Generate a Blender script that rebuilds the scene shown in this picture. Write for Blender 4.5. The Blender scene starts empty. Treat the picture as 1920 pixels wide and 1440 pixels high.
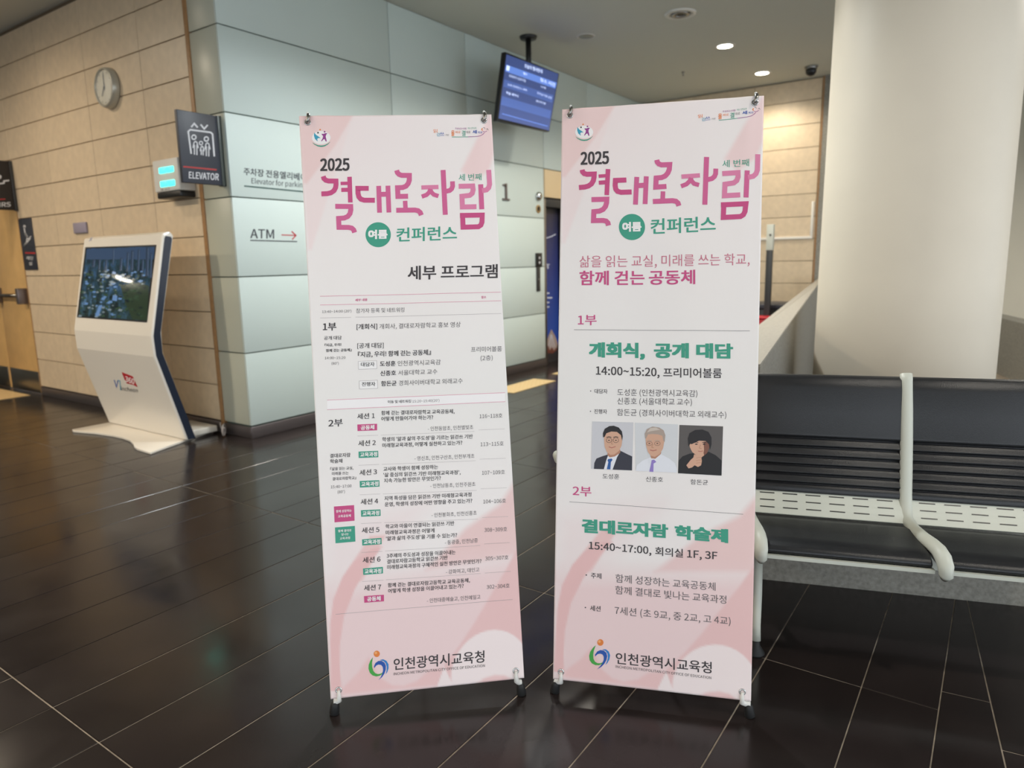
import bpy, bmesh, math, random, os
import numpy as np
from mathutils import Vector, Matrix, Quaternion
from mathutils.geometry import tessellate_polygon
random.seed(7)
S = bpy.context.scene
COL = S.collection
pi = math.pi

# ------------------------------------------------------------------ camera
F, HH = 1313.95, 1.365
YAW, PIT, ROL = math.radians(34.915), math.radians(9.9945), math.radians(-1.1193)
def _axes():
    cy, sy = math.cos(YAW), math.sin(YAW)
    f = np.array([cy*math.cos(PIT), sy*math.cos(PIT), -math.sin(PIT)])
    r = np.array([sy, -cy, 0.]); u = np.cross(r, f)
    return r*math.cos(ROL)+u*math.sin(ROL), -r*math.sin(ROL)+u*math.cos(ROL), f
CR, CU, CF = _axes()
C0 = np.array([0, 0, HH])
cam = bpy.data.objects.new('camera', bpy.data.cameras.new('camera'))
COL.objects.link(cam)
cam.data.sensor_width = 36
cam.data.lens = F/1920*36
cam.data.clip_start = 0.02
M = Matrix(((CR[0], CU[0], -CF[0], 0), (CR[1], CU[1], -CF[1], 0), (CR[2], CU[2], -CF[2], HH), (0, 0, 0, 1)))
cam.matrix_world = M
cam.data.dof.use_dof = True
cam.data.dof.focus_distance = 2.15
cam.data.dof.aperture_fstop = 2.8
S.camera = cam

# ------------------------------------------------------------------ world, exposure
w = bpy.data.worlds.new('world'); S.world = w; w.use_nodes = True
wb = w.node_tree.nodes['Background']
wb.inputs[0].default_value = (0.86, 0.93, 1.0, 1)
wb.inputs[1].default_value = 2.0
S.view_settings.view_transform = 'Standard'
S.view_settings.look = 'None'
S.view_settings.gamma = 1
S.view_settings.use_curve_mapping = False
S.view_settings.exposure = 0.35

ZC = 3.72          # ceiling height
def lamp(x, y, watts, col, ang=150, z=ZC-0.03, r=0.09, blend=0.6):
    d = bpy.data.lights.new('downlight_beam', 'SPOT'); d.energy = watts; d.color = col
    d.spot_size = math.radians(ang); d.spot_blend = blend; d.shadow_soft_size = r
    o = bpy.data.objects.new('downlight_beam', d); o.location = (x, y, z); COL.objects.link(o)
    return o
WARM, NEUT, COOL = (1, .84, .64), (1, .93, .82), (.91, .97, 1)
LAMPS = [  # x, y, watts, colour, cone: the ceiling's downlights, seen and inferred, plus unseen ones added for light
    (8.40, 2.82, 120, NEUT, 150), (9.90, 2.82, 95, (1, .90, .74), 150),
    (3.90, 2.82, 260, COOL, 150), (5.40, 2.82, 170, NEUT, 150), (7.05, 2.82, 130, NEUT, 150), (-.6, 2.82, 80, WARM, 150),
    (-.8, 6.0, 330, WARM, 176), (-.8, 9.2, 330, WARM, 176), (1.7, 7.4, 75, WARM, 178),  # unseen lamps added to brighten the beige wall and kiosk
    (6.9, -1.2, 150, NEUT, 160), (2.0, -1.2, 110, NEUT, 165), (-2.1, 1.2, 50, NEUT, 150)]  # unseen lamps added out of view, mainly for column and right wall
for a in LAMPS:
    lamp(*a)

# ------------------------------------------------------------------ projection helpers: a point of the photograph to a point on a known surface
def ray(x, y): return CF+(x-960)/F*CR-(y-720)/F*CU
def on_z(x, y, z=0.): d = ray(x, y); return C0+d*(z-HH)/d[2]
def on_x(x, y, v): d = ray(x, y); return C0+d*v/d[0]
def on_y(x, y, v): d = ray(x, y); return C0+d*v/d[1]
def on_plane(x, y, p, n): d = ray(x, y); return C0+d*(np.dot(np.array(p)-C0, n)/np.dot(d, n))
NB = np.array([.950, .3125, 0]); NB /= np.linalg.norm(NB)      # away from the bench front
DB = np.array([NB[1], -NB[0], 0])                              # along the bench
def bw(d, n, z): return DB*d+NB*n+np.array([0, 0, z])

# ------------------------------------------------------------------ materials
def lin(c):
    return tuple(((v/255)/12.92 if v/255 <= .04045 else ((v/255+.055)/1.055)**2.4) for v in c)
MATS = {}
def mat(name, rgb, rough=.5, metal=0., noise=0., nscale=8., emit=None, estr=1., bump=0., bscale=40., trans=0., alpha=1., spec=.5, coat=0.):
    if name in MATS: return MATS[name]
    m = bpy.data.materials.new(name); m.use_nodes = True; MATS[name] = m
    nt = m.node_tree; b = nt.nodes['Principled BSDF']
    c = (*lin(rgb), 1)
    b.inputs['Base Color'].default_value = c
    b.inputs['Roughness'].default_value = rough
    b.inputs['Metallic'].default_value = metal
    b.inputs['Specular IOR Level'].default_value = spec
    b.inputs['Coat Weight'].default_value = coat
    tc = nt.nodes.new('ShaderNodeTexCoord')
    if noise:
        n = nt.nodes.new('ShaderNodeTexNoise'); n.inputs['Scale'].default_value = nscale; n.inputs['Detail'].default_value = 5
        nt.links.new(tc.outputs['Object'], n.inputs['Vector'])
        r = nt.nodes.new('ShaderNodeValToRGB')
        r.color_ramp.elements[0].color = tuple(v*(1-noise) for v in c[:3])+(1,)
        r.color_ramp.elements[1].color = tuple(min(1, v*(1+noise)) for v in c[:3])+(1,)
        r.color_ramp.elements[0].position = .3; r.color_ramp.elements[1].position = .7
        nt.links.new(n.outputs[0], r.inputs[0]); nt.links.new(r.outputs[0], b.inputs['Base Color'])
    if bump:
        n = nt.nodes.new('ShaderNodeTexNoise'); n.inputs['Scale'].default_value = bscale; n.inputs['Detail'].default_value = 4
        nt.links.new(tc.outputs['Object'], n.inputs['Vector'])
        bp = nt.nodes.new('ShaderNodeBump'); bp.inputs['Strength'].default_value = bump; bp.inputs['Distance'].default_value = .01
        nt.links.new(n.outputs[0], bp.inputs['Height']); nt.links.new(bp.outputs[0], b.inputs['Normal'])
    if emit:
        b.inputs['Emission Color'].default_value = (*lin(emit), 1); b.inputs['Emission Strength'].default_value = estr
    if trans: b.inputs['Transmission Weight'].default_value = trans
    if alpha < 1: b.inputs['Alpha'].default_value = alpha
    return m
def inst_tint(m, amt):
    """a little difference in tone from piece to piece"""
    nt = m.node_tree; b = nt.nodes['Principled BSDF']
    oi = nt.nodes.new('ShaderNodeObjectInfo'); hs = nt.nodes.new('ShaderNodeHueSaturation'); mr = nt.nodes.new('ShaderNodeMapRange')
    mr.inputs[3].default_value = 1-amt; mr.inputs[4].default_value = 1+amt
    nt.links.new(oi.outputs['Random'], mr.inputs[0]); nt.links.new(mr.outputs[0], hs.inputs['Value'])
    src = b.inputs['Base Color'].links
    if src: nt.links.new(src[0].from_socket, hs.inputs['Color'])
    else: hs.inputs['Color'].default_value = b.inputs['Base Color'].default_value
    nt.links.new(hs.outputs[0], b.inputs['Base Color'])

m_tile = mat('floor_tile_black', (38, 32, 31), .17, noise=.18, nscale=5, spec=.36)
inst_tint(m_tile, .12)
_nt = m_tile.node_tree
_n = _nt.nodes.new('ShaderNodeTexNoise'); _n.inputs['Scale'].default_value = 3.0; _n.inputs['Detail'].default_value = 6
_g = _nt.nodes.new('ShaderNodeNewGeometry'); _r = _nt.nodes.new('ShaderNodeMapRange')
_r.inputs[1].default_value = .3; _r.inputs[2].default_value = .7; _r.inputs[3].default_value = .12; _r.inputs[4].default_value = .24
_nt.links.new(_g.outputs['Position'], _n.inputs['Vector']); _nt.links.new(_n.outputs[0], _r.inputs[0])
_nt.links.new(_r.outputs[0], _nt.nodes['Principled BSDF'].inputs['Roughness'])
m_grout = mat('grout', (150, 138, 122), .8, noise=.3, nscale=25)
m_slab = mat('floor_slab', (47, 41, 39), .2)
m_beige = mat('beige_stone', (212, 192, 163), .42, noise=.06, nscale=14, bump=.05, bscale=60)
inst_tint(m_beige, .035)
m_beigejoint = mat('beige_joint', (105, 90, 72), .8)
m_green = mat('pale_green_glass_panel', (198, 210, 205), .5, noise=.01, nscale=2)
m_greenjoint = mat('green_joint', (98, 108, 100), .7)
m_base = mat('brushed_metal_base', (120, 112, 112), .35, metal=.75)
m_wood = mat('oak_trim', (160, 120, 78), .45, noise=.12, nscale=30)
m_doorwood = mat('maple_door', (206, 168, 112), .4, noise=.08, nscale=6)
m_ceil = mat('ceiling_paint', (207, 208, 199), .9)
m_darkceil = mat('dark_bulkhead', (70, 70, 66), .8)
m_conc = mat('grey_granite', (136, 133, 124), .55, noise=.22, nscale=60, bump=.1, bscale=150)
m_conclight = mat('grey_granite_coping', (150, 145, 134), .5, noise=.14, nscale=70)
m_column = mat('column_plaster', (228, 217, 198), .5, noise=.02, nscale=3)
m_plaster = mat('light_plaster', (205, 198, 180), .8, noise=.03, nscale=2)
m_white = mat('white_enamel', (233, 227, 216), .25, coat=.3)
m_whiteplas = mat('white_plastic', (222, 220, 214), .4)
m_navy = mat('navy_gloss', (34, 42, 58), .2)
m_black = mat('black_plastic', (22, 22, 23), .4)
m_rubber = mat('black_rubber', (20, 20, 20), .6)
m_chrome = mat('chrome', (200, 200, 198), .15, metal=1)
m_steel = mat('brushed_steel', (150, 148, 144), .3, metal=1)
m_signdark = mat('charcoal_sign', (52, 55, 64), .45)
m_leather = mat('black_leatherette', (27, 28, 31), .36, bump=.12, bscale=350)
m_frame = mat('pale_grey_green_paint', (202, 204, 192), .45)
m_dark = mat('charcoal_metal', (58, 58, 58), .4, metal=.3)
m_red = mat('red_plastic', (190, 30, 45), .5)
m_yellow = mat('yellow_tactile', (220, 190, 138), .6)
m_ink = mat('ink_dark', (62, 56, 58), .6)
m_inkgrey = mat('ink_grey', (100, 93, 94), .6)
m_inklight = mat('ink_light_grey', (168, 158, 158), .6)
m_mag = mat('ink_magenta', (203, 76, 131), .6)
m_mag2 = mat('ink_magenta_mid', (212, 98, 148), .6)
m_mag3 = mat('ink_magenta_light', (224, 130, 168), .6)
m_pinkline = mat('ink_pink_line', (222, 150, 170), .6)
m_grn = mat('ink_green', (62, 158, 132), .6)
m_inkw = mat('ink_white', (246, 242, 240), .6)
m_orange = mat('ink_orange', (232, 132, 60), .6)
m_teal = mat('ink_teal', (60, 160, 190), .6)
m_purple = mat('ink_purple', (150, 66, 140), .6)
m_blue = mat('ink_blue', (36, 84, 170), .6)
m_leaf = mat('ink_leaf_green', (70, 165, 70), .6)
m_txtgrey = mat('wall_lettering_grey', (66, 70, 76), .5)
m_txtred = mat('wall_lettering_red', (190, 50, 60), .5)
m_signwhite = mat('sign_white', (205, 205, 208), .5)
m_signred = mat('sign_red', (170, 50, 50), .5)

# ------------------------------------------------------------------ object helpers
def link(name, me, parent=None, m=None):
    o = bpy.data.objects.new(name, me); COL.objects.link(o)
    if m is not None and me is not None and not me.materials: me.materials.append(m)
    if parent is not None: o.parent = parent
    return o
def tag(o, label=None, cat=None, group=None, kind=None):
    if label: o['label'] = label
    if cat: o['category'] = cat
    if group: o['group'] = group
    if kind: o['kind'] = kind
    return o
def empty(name, label, cat, loc=(0, 0, 0), group=None, rz=0.):
    o = bpy.data.objects.new(name, None); COL.objects.link(o); o.location = loc; o.rotation_euler = (0, 0, rz)
    o.empty_display_size = .1
    return tag(o, label, cat, group)
def struct(o, label=None):
    return tag(o, label, None, None, 'structure')
def mk(name, V, Fc, m, parent=None, smooth=False, world=False):
    """mesh from world (or local) coordinates"""
    V = [tuple(v) for v in V]
    if parent is not None and not world:
        L = parent_loc(parent); V = [(v[0]-L[0], v[1]-L[1], v[2]-L[2]) for v in V]
    me = bpy.data.meshes.new(name); me.from_pydata(V, [], Fc); me.update()
    if smooth:
        for p in me.polygons: p.use_smooth = True
    return link(name, me, parent, m)
def parent_loc(o):
    l = Vector((0, 0, 0))
    while o is not None: l += o.location; o = o.parent
    return l
def boxvf(a, b):
    x0, y0, z0 = a; x1, y1, z1 = b
    V = [(x0, y0, z0), (x1, y0, z0), (x1, y1, z0), (x0, y1, z0), (x0, y0, z1), (x1, y0, z1), (x1, y1, z1), (x0, y1, z1)]
    Fc = [(0, 3, 2, 1), (4, 5, 6, 7), (0, 1, 5, 4), (1, 2, 6, 5), (2, 3, 7, 6), (3, 0, 4, 7)]
    return V, Fc
def bevel(o, wd=.004, seg=2, ang=40):
    md = o.modifiers.new('bevel', 'BEVEL'); md.width = wd; md.segments = seg; md.limit_method = 'ANGLE'; md.angle_limit = math.radians(ang)
    for p in o.data.polygons: p.use_smooth = True
    return o
def box(name, a, b, m, parent=None, bv=0.):
    V, Fc = boxvf(a, b); o = mk(name, V, Fc, m, parent)
    if bv: bevel(o, bv)
    return o
def prism(name, pts, vec, m, parent=None, bv=0.):
    """polygon (3D points) swept along vec"""
    n = len(pts); V = [tuple(p) for p in pts]+[tuple(np.array(p)+np.array(vec)) for p in pts]
    Fc = [tuple(range(n))[::-1], tuple(range(n, 2*n))]+[(i, (i+1) % n, n+(i+1) % n, n+i) for i in range(n)]
    bmn = bmesh.new(); vs = [bmn.verts.new(v) for v in V]
    for f_ in Fc: bmn.faces.new([vs[i] for i in f_])
    bmesh.ops.recalc_face_normals(bmn, faces=bmn.faces)
    V2 = [tuple(v.co) for v in bmn.verts]; F2 = [[v.index for v in f_.verts] for f_ in bmn.faces] if False else None
    bmn.verts.index_update(); F2 = [[v.index for v in f_.verts] for f_ in bmn.faces]; bmn.free()
    o = mk(name, V2, F2, m, parent)
    if bv: bevel(o, bv)
    return o
def tubevf(path, rad, seg=10, caps=True, squash=None):
    P = [Vector(p) for p in path]; V = []; Fc = []
    n = len(P); rads = rad if isinstance(rad, (list, tuple)) else [rad]*n
    ref = None
    for i, p in enumerate(P):
        t = (P[min(i+1, n-1)]-P[max(i-1, 0)]).normalized()
        if ref is None:
            ref = Vector((0, 0, 1)) if abs(t.z) < .9 else Vector((1, 0, 0))
        a = (ref-t*ref.dot(t)).normalized(); b = t.cross(a); ref = a
        for k in range(seg):
            an = 2*pi*k/seg
            V.append(p+a*math.cos(an)*rads[i]*(squash[0] if squash else 1)+b*math.sin(an)*rads[i]*(squash[1] if squash else 1))
    for i in range(n-1):
        for k in range(seg):
            Fc.append((i*seg+k, i*seg+(k+1) % seg, (i+1)*seg+(k+1) % seg, (i+1)*seg+k))
    if caps:
        Fc.append(tuple(range(seg))[::-1]); Fc.append(tuple(range((n-1)*seg, n*seg)))
    return V, Fc
def tube(name, path, rad, m, parent=None, seg=10, squash=None):
    V, Fc = tubevf(path, rad, seg, True, squash); return mk(name, V, Fc, m, parent, True)
def lathe(name, prof, centre, m, parent=None, seg=32, axis=(0, 0, 1), ring=False):
    """prof: (radius, height) along axis"""
    ax = Vector(axis).normalized(); a = ax.orthogonal().normalized(); b = ax.cross(a); c = Vector(centre)
    V = []; Fc = []
    for r_, h in prof:
        for k in range(seg):
            an = 2*pi*k/seg; V.append(c+ax*h+a*math.cos(an)*r_+b*math.sin(an)*r_)
    n = len(prof)
    for i in range(n if ring else n-1):
        for k in range(seg): Fc.append((i*seg+k, i*seg+(k+1) % seg, (i+1) % n*seg+(k+1) % seg, (i+1) % n*seg+k))
    if not ring: Fc.append(tuple(range(seg))[::-1]); Fc.append(tuple(range((n-1)*seg, n*seg)))
    o = mk(name, V, Fc, m, parent)
    bevel(o, .0015, 1, 35)
    return o
def copy_tree(o, parent=None):
    c = o.copy(); COL.objects.link(c)
    if parent is not None: c.parent = parent
    for ch in list(o.children): copy_tree(ch, c)
    return c

# ------------------------------------------------------------------ flat print helpers (lettering, pictograms)
_tc = bpy.data.curves.new('type', 'FONT'); FS = 1.
try:        # Blender's own bundled typeface with Korean letters
    _tc.font = bpy.data.fonts.load(os.path.join(bpy.utils.system_resource('DATAFILES'), 'fonts', 'Noto Sans CJK Regular.woff2')); FS = .36
except Exception:
    pass
_to = bpy.data.objects.new('type', _tc)
_sc2 = bpy.data.scenes.new('type_setting'); _sc2.collection.objects.link(_to)      # a scratch scene, removed at the end
_cache = {}
TEXTS = ('오늘의 행사안내|행사|장소 시간|국제회의 심포지엄|프리미어볼룸|교육 컨퍼런스 세부|회의실 이층 삼층|학술 세미나|회의실|360|incheon|층 NO|ELEVATOR|STAIRS|계단|실|주차장 전용엘리베이터|'
         "Elevator for parking|ATM|1|2025|여름|컨퍼런스|세 번째|읽|걷|쓰|기반|올|바로|결|대로|세|계로|학생성공시대를|여는 인천교육|세부 프로그램|세부 내용|장소|13:40~14:00 (20')|"
         "참가자 등록 및 네트워킹|1부|[개회식]|개회사, 결대로자람학교 홍보 영상|공개 대담|『지금, 우리!|함께 걷는 공동체』|14:00~15:20|(80')|[공개 대담]|『지금, 우리! 함께 걷는 공동체』|"
         "대담자|도성훈|인천광역시교육감|진행자|함돈균|경희사이버대학교 외래교수|신종호|서울대학교 교수|(2층)|이동 및 네트워킹|15:20~15:40(20')|세션 1|공동체|함께 걷는 결대로자람학교 교육공동체,|"
         '어떻게 만들어가야 하는가?|- 인천동암초, 인천별빛초|116~118호|세션 2|교육과정|학생의 ‘앎과 삶의 주도성’을 기르는 읽걷쓰 기반|미래형교육과정, 어떻게 실천하고 있는가?|- 영신초, 인천구산초, 인천부개초|'
         '113~115호|세션 3|교사와 학생이 함께 성장하는|‘삶 중심의 읽걷쓰 기반 미래형교육과정’,|지속 가능한 방안은 무엇인가?|- 인천남동초, 인천주원초|107~109호|세션 4|지역 특성을 담은 읽걷쓰 기반 미래형교육과정|'
         '운영, 학생의 성장에 어떤 영향을 주고 있는가?|- 인천봉화초, 인천신흥초|104~106호|세션 5|학교와 마을이 연결되는 읽걷쓰 기반|미래형교육과정은 어떻게|‘앎과 삶의 주도성’을 기를 수 있는가?|'
         '- 동광중, 인천남중|308~309호|2부|결대로자람|학술제|『삶을 읽는 교실,|미래를 쓰는|결대로자람학교』|15:40~17:00|함께 성장하는|교육공동체|함께 결대로|빛나는|세션 6|3주제의 주도성과 성장을 이끌어내는|'
         '결대로자람고등학교 읽걷쓰 기반|미래형교육과정의 구체적인 실천 방안은 무엇인가?|- 강화여고, 대인고|305~307호|세션 7|함께 걷는 결대로자람고등학교 교육공동체,|어떻게 학생 성장을 이끌어내고 있는가?|'
         '- 인천대중예술고, 인천예일고|302~304호|인천광역시교육청|INCHEON METROPOLITAN CITY OFFICE OF EDUCATION|삶을 읽는 교실, 미래를 쓰는 학교,|함께 걷는|개회식,|'
         '공개|대담|14:00~15:20,|· 대담자|도성훈 (인천광역시교육감)|신종호 (서울대학교 교수)|· 진행자|함돈균 (경희사이버대학교 외래교수)|15:40~17:00,|1F, 3F|· 주제|함께 성장하는 교육공동체|'
         '함께 결대로 빛나는 교육과정|· 세션|7세션 (초 9교, 중 2교, 고 4교)|').rstrip('|').split('|')
_raw = {}
def _set_type():
    """sets every string of the scene in one go, a line each, and cuts the result apart by line"""
    _tc.resolution_u = 3; _tc.space_line = 3.0; _tc.body = '\n'.join(TEXTS).replace('‘', "'").replace('’', "'")
    _sc2.view_layers[0].update(); me = bpy.data.meshes.new_from_object(_to.evaluated_get(_sc2.view_layers[0].depsgraph))
    V = np.empty(len(me.vertices)*3); me.vertices.foreach_get('co', V); V = V.reshape(-1, 3)[:, :2]
    ln = np.round((.38*FS-V[:, 1])/3.0).astype(int); Fs = [[] for _ in TEXTS]
    for p in me.polygons: Fs[ln[p.vertices[0]]].append(tuple(p.vertices))
    for i, t in enumerate(TEXTS):
        ix = np.where(ln == i)[0]; mp_i = {int(a): b for b, a in enumerate(ix)}; W = V[ix].copy(); W[:, 1] += 3.0*i
        _raw[t] = (W, [tuple(mp_i[j] for j in f_) for f_ in Fs[i]])
    bpy.data.meshes.remove(me)
def glyphs(s, bold=0.):
    if not _raw: _set_type()
    k = (s, bold)
    if k not in _cache:
        if s in _raw: V, Fc = _raw[s]
        else:
            _tc.body = s; _sc2.view_layers[0].update(); me = bpy.data.meshes.new_from_object(_to.evaluated_get(_sc2.view_layers[0].depsgraph))
            V = np.array([v.co[:2] for v in me.vertices]) if len(me.vertices) else np.zeros((0, 2))
            Fc = [tuple(p.vertices) for p in me.polygons]; bpy.data.meshes.remove(me)
        if bold > .006 and len(V):      # heavier weights: the outline laid down again, shifted to each side
            sh = ((-1, -1), (1, -1), (1, 1), (-1, 1)) if bold < .03 else tuple((i-1, j-1) for i in range(3) for j in range(3)); n = len(V); b = bold*.8*FS
            V0, F0 = V, Fc; V = np.concatenate([V0+np.array([sx*b*1.15, sy*b*.8]) for sx, sy in sh]); Fc = [tuple(i+k_*n for i in f_) for k_ in range(len(sh)) for f_ in F0]
        _cache[k] = (V, Fc)
    return _cache[k]
def ref_h(s, bold):
    hangul = any('\uac00' <= c <= '\ud7a3' for c in s)
    if FS < 1: return (-.027-bold*.3, .29+bold*.3) if hangul else (-bold*.3, .257+bold*.3)
    return (-.085-bold, .845+bold) if hangul else (-bold, .72+bold)
class Art:
    """collects flat shapes drawn in picture coordinates (scale, offset) onto a surface function fn(px, py, lift)"""
    def __init__(s, fn, scale=1., ox=0., oy=0.): s.fn, s.k, s.ox, s.oy = fn, scale, ox, oy; s.L = {}; s.lift = .0008; s.sub = 0
    def view(s, scale, ox, oy): s.k, s.ox, s.oy = scale, ox, oy; return s
    def _p(s, x, y, lift): return s.fn(x/s.k+s.ox, y/s.k+s.oy, lift)
    def add(s, m, P2, Fc, lift=None, heavy=0):
        lift = s.lift if lift is None else lift
        V, G = s.L.setdefault(m.name, ([], [])); b = len(V); q_ = max(1, len(P2)//(heavy or 1))
        V.extend(s._p(x, y, lift+(4e-5*(i_//q_) if heavy else 0.)) for i_, (x, y) in enumerate(P2)); G.extend(tuple(b+i for i in f_) for f_ in Fc)
    def _split(s, pts, Fc):
        """cuts large triangles down so that the print follows the folds of its sheet"""
        pts = list(pts); todo = list(Fc); out = []
        while todo:
            t = todo.pop(); e = [(math.dist(pts[t[i]], pts[t[(i+1) % 3]]), i) for i in range(3)]; L_, i = max(e)
            if L_ < s.sub: out.append(t); continue
            a, b, c = t[i], t[(i+1) % 3], t[(i+2) % 3]; pts.append(((pts[a][0]+pts[b][0])/2, (pts[a][1]+pts[b][1])/2)); k = len(pts)-1
            todo += [(a, k, c), (k, b, c)]
        return pts, out
    def text(s, m, t, p0, p1, h, bold=0., lift=None):
        V, Fc = glyphs(t, bold)
        if not len(V): return
        x0, x1 = V[:, 0].min(), V[:, 0].max(); b, tp = ref_h(t, bold)
        U = (V[:, 0]-x0)/(x1-x0); T = (V[:, 1]-b)/(tp-b)*h
        s.add(m, [(p0[0]+(p1[0]-p0[0])*a, p0[1]+(p1[1]-p0[1])*a-c) for a, c in zip(U, T)], Fc, lift, 0 if bold <= .006 else 4 if bold < .03 else 9)
    def poly(s, m, pts, lift=None):
        Fc = [tuple(t_) for t_ in tessellate_polygon([[Vector((x, -y, 0)) for x, y in pts]])]
        if s.sub: pts, Fc = s._split(pts, Fc)
        s.add(m, pts, Fc, lift)
    def line(s, m, pts, wd, lift=None, sub=1, wds=None):
        if sub > 1:
            q = []
            for a, b in zip(pts[:-1], pts[1:]):
                q += [(a[0]+(b[0]-a[0])*i/sub, a[1]+(b[1]-a[1])*i/sub) for i in range(sub)]
            pts = q+[pts[-1]]
        P = [np.array(p, float) for p in pts]; n = len(P); L = []; R = []
        for i in range(n):
            d1 = P[i]-P[i-1] if i else P[1]-P[0]; d2 = P[i+1]-P[i] if i < n-1 else P[-1]-P[-2]
            d1 = d1/np.linalg.norm(d1); d2 = d2/np.linalg.norm(d2); t = d1+d2; t = t/max(1e-6, np.linalg.norm(t))
            nn = np.array([-t[1], t[0]]); c = max(.45, abs(nn @ np.array([-d1[1], d1[0]])))
            ww = (wds[i] if wds else wd)/2/c; L.append(P[i]+nn*ww); R.append(P[i]-nn*ww)
        s.add(m, [tuple(p) for p in L+R], [(i, i+1, n+i+1, n+i) for i in range(n-1)], lift)
    def ell(s, m, c, rx, ry=None, lift=None, n=28, a0=0., a1=360., rot=0.):
        ry = rx if ry is None else ry; cr, sr = math.cos(math.radians(rot)), math.sin(math.radians(rot)); pts = []
        full = abs(a1-a0) >= 360
        for i in range(n if full else n+1):
            a = math.radians(a0+(a1-a0)*i/n); x, y = rx*math.cos(a), ry*math.sin(a); pts.append((c[0]+x*cr-y*sr, c[1]+x*sr+y*cr))
        s.poly(m, pts, lift)
    def emit(s, name, parent=None):
        """one object with all collected colours"""
        me = bpy.data.meshes.new(name); V = []; Fc = []; mi = []
        L = parent_loc(parent) if parent is not None else Vector((0, 0, 0))
        for k, (mn, (v, f_)) in enumerate(s.L.items()):
            b = len(V); V += [(p[0]-L[0], p[1]-L[1], p[2]-L[2]) for p in v]; Fc += [tuple(b+i for i in q) for q in f_]; mi += [k]*len(f_)
            me.materials.append(MATS[mn])
        me.from_pydata(V, [], Fc); me.update()
        if me.polygons: me.polygons.foreach_set('material_index', mi)
        # face the camera side
        o = link(name, me, parent); s.L = {}
        return o

# ================================================================== STRUCTURE
XL, YG, XF = 3.288, 4.84, 10.6
# ---- floor
floor = struct(mk('floor', [(-7, -9, -.02), (26, -9, -.02), (26, 22, -.02), (-7, 22, -.02), (-7, -9, -.009), (26, -9, -.009), (26, 22, -.009), (-7, 22, -.009)],
                  [(0, 3, 2, 1), (4, 5, 6, 7), (0, 1, 5, 4), (1, 2, 6, 5), (2, 3, 7, 6), (3, 0, 4, 7)], m_slab))
box('grout_bed', (-.8, -1.2, -.0088), (10.6, 12.3, -.0022), m_grout, floor)
TW, TL, J = .2997, 1.4920, .0042
def tile_mesh(name, pts, m, z0=-.0085, z1=0., ch=.0012):
    """flat tile with a chamfered rim; pts ccw"""
    c = np.mean(np.array(pts), axis=0)
    n = len(pts); V = [(x, y, z0) for x, y in pts]+[(x, y, z1-ch) for x, y in pts]
    for x, y in pts:
        d = np.array([c[0]-x, c[1]-y]); d = np.sign(d)*ch if n == 4 else d/np.linalg.norm(d)*ch*1.4
        V.append((x+d[0], y+d[1], z1))
    Fc = [(i, (i+1) % n, n+(i+1) % n, n+i) for i in range(n)]+[(n+i, n+(i+1) % n, 2*n+(i+1) % n, 2*n+i) for i in range(n)]+[tuple(range(2*n, 3*n))]
    me = bpy.data.meshes.new(name); me.from_pydata(V, [], Fc); me.update(); me.materials.append(m); return me
tl = tile_mesh('floor_tile', [(J/2, J/2), (TL-J/2, J/2), (TL-J/2, TW-J/2), (J/2, TW-J/2)], m_tile)
X0T, Y0T = .8065, .2640
def put_tile(x, y, sx=1., sy=1.):
    o = bpy.data.objects.new('floor_tile', tl); COL.objects.link(o); o.parent = floor; o.location = (x, y, random.uniform(-.0004, .0004))
    o.scale = (sx, sy, 1)
    o.rotation_euler = (random.uniform(-.0006, .0006), random.uniform(-.0004, .0004), 0)
nt_ = 0
for j in range(0, 40):
    for i in range(-1, 7):
        x, y = X0T+i*TL, Y0T+j*TW
        if y > YG and x > 3.2: continue
        if y+TW > YG+.3 and x+TL > XL+.3 and x < 3.2: pass
        if i >= 4 and j > 15: continue
        if i >= 5 and (j > 15): continue
        sx = 1.
        if y+TW/2 > YG and x+TL > XL+.02: sx = (XL+.02-x)/TL
        put_tile(x, y, sx); nt_ += 1
# narrow cut row and the strip turned by seven degrees beside the bench
for i in range(-1, 6): put_tile(X0T+i*TL, .0525, 1, (.264-.0525)/TW)
A7 = math.radians(7.0)
a7 = np.array([math.cos(A7), math.sin(A7)]); b7 = np.array([math.sin(A7), -math.cos(A7)])
O7 = np.array([3.156, .013])
def q7(s_, t_): p = O7+a7*s_+b7*t_; return (p[0], p[1])
def edgeY(p, q, y):     # point where p->q meets y
    k = (y-p[1])/(q[1]-p[1]); return (p[0]+(q[0]-p[0])*k, y)
seams = [-2.4, -1.45, -.98, -.735, .0+.75, 2.25]
yb = .0525-J/2
for s0, s1 in ((-2.6, -.7345), (-.7345, .2)):
    p = [q7(s0+J/2, -.002), q7(s1-J/2, -.002), edgeY(q7(s1-J/2, 0), q7(s1-J/2, -1), yb), edgeY(q7(s0+J/2, 0), q7(s0+J/2, -1), yb)]
    if p[2][1] <= p[1][1]: continue
    o = link('floor_tile', tile_mesh('floor_tile', p, m_tile), floor)
for k in range(5):
    for i in range(-3, 2):
        s0, t0 = i*TL-.971+(.5 if k % 2 else 0), k*TW+J/2
        p = [q7(s0+J/2, t0+TW-J), q7(s0+TL-J/2, t0+TW-J), q7(s0+TL-J/2, t0), q7(s0+J/2, t0)]
        link('floor_tile', tile_mesh('floor_tile', p, m_tile), floor)

# ---- ceiling
ceil = struct(mk('ceiling', *[boxvf((-7, -5.5, ZC), (26, 22, ZC+.12))[i] for i in (0, 1)], m_ceil))

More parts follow.
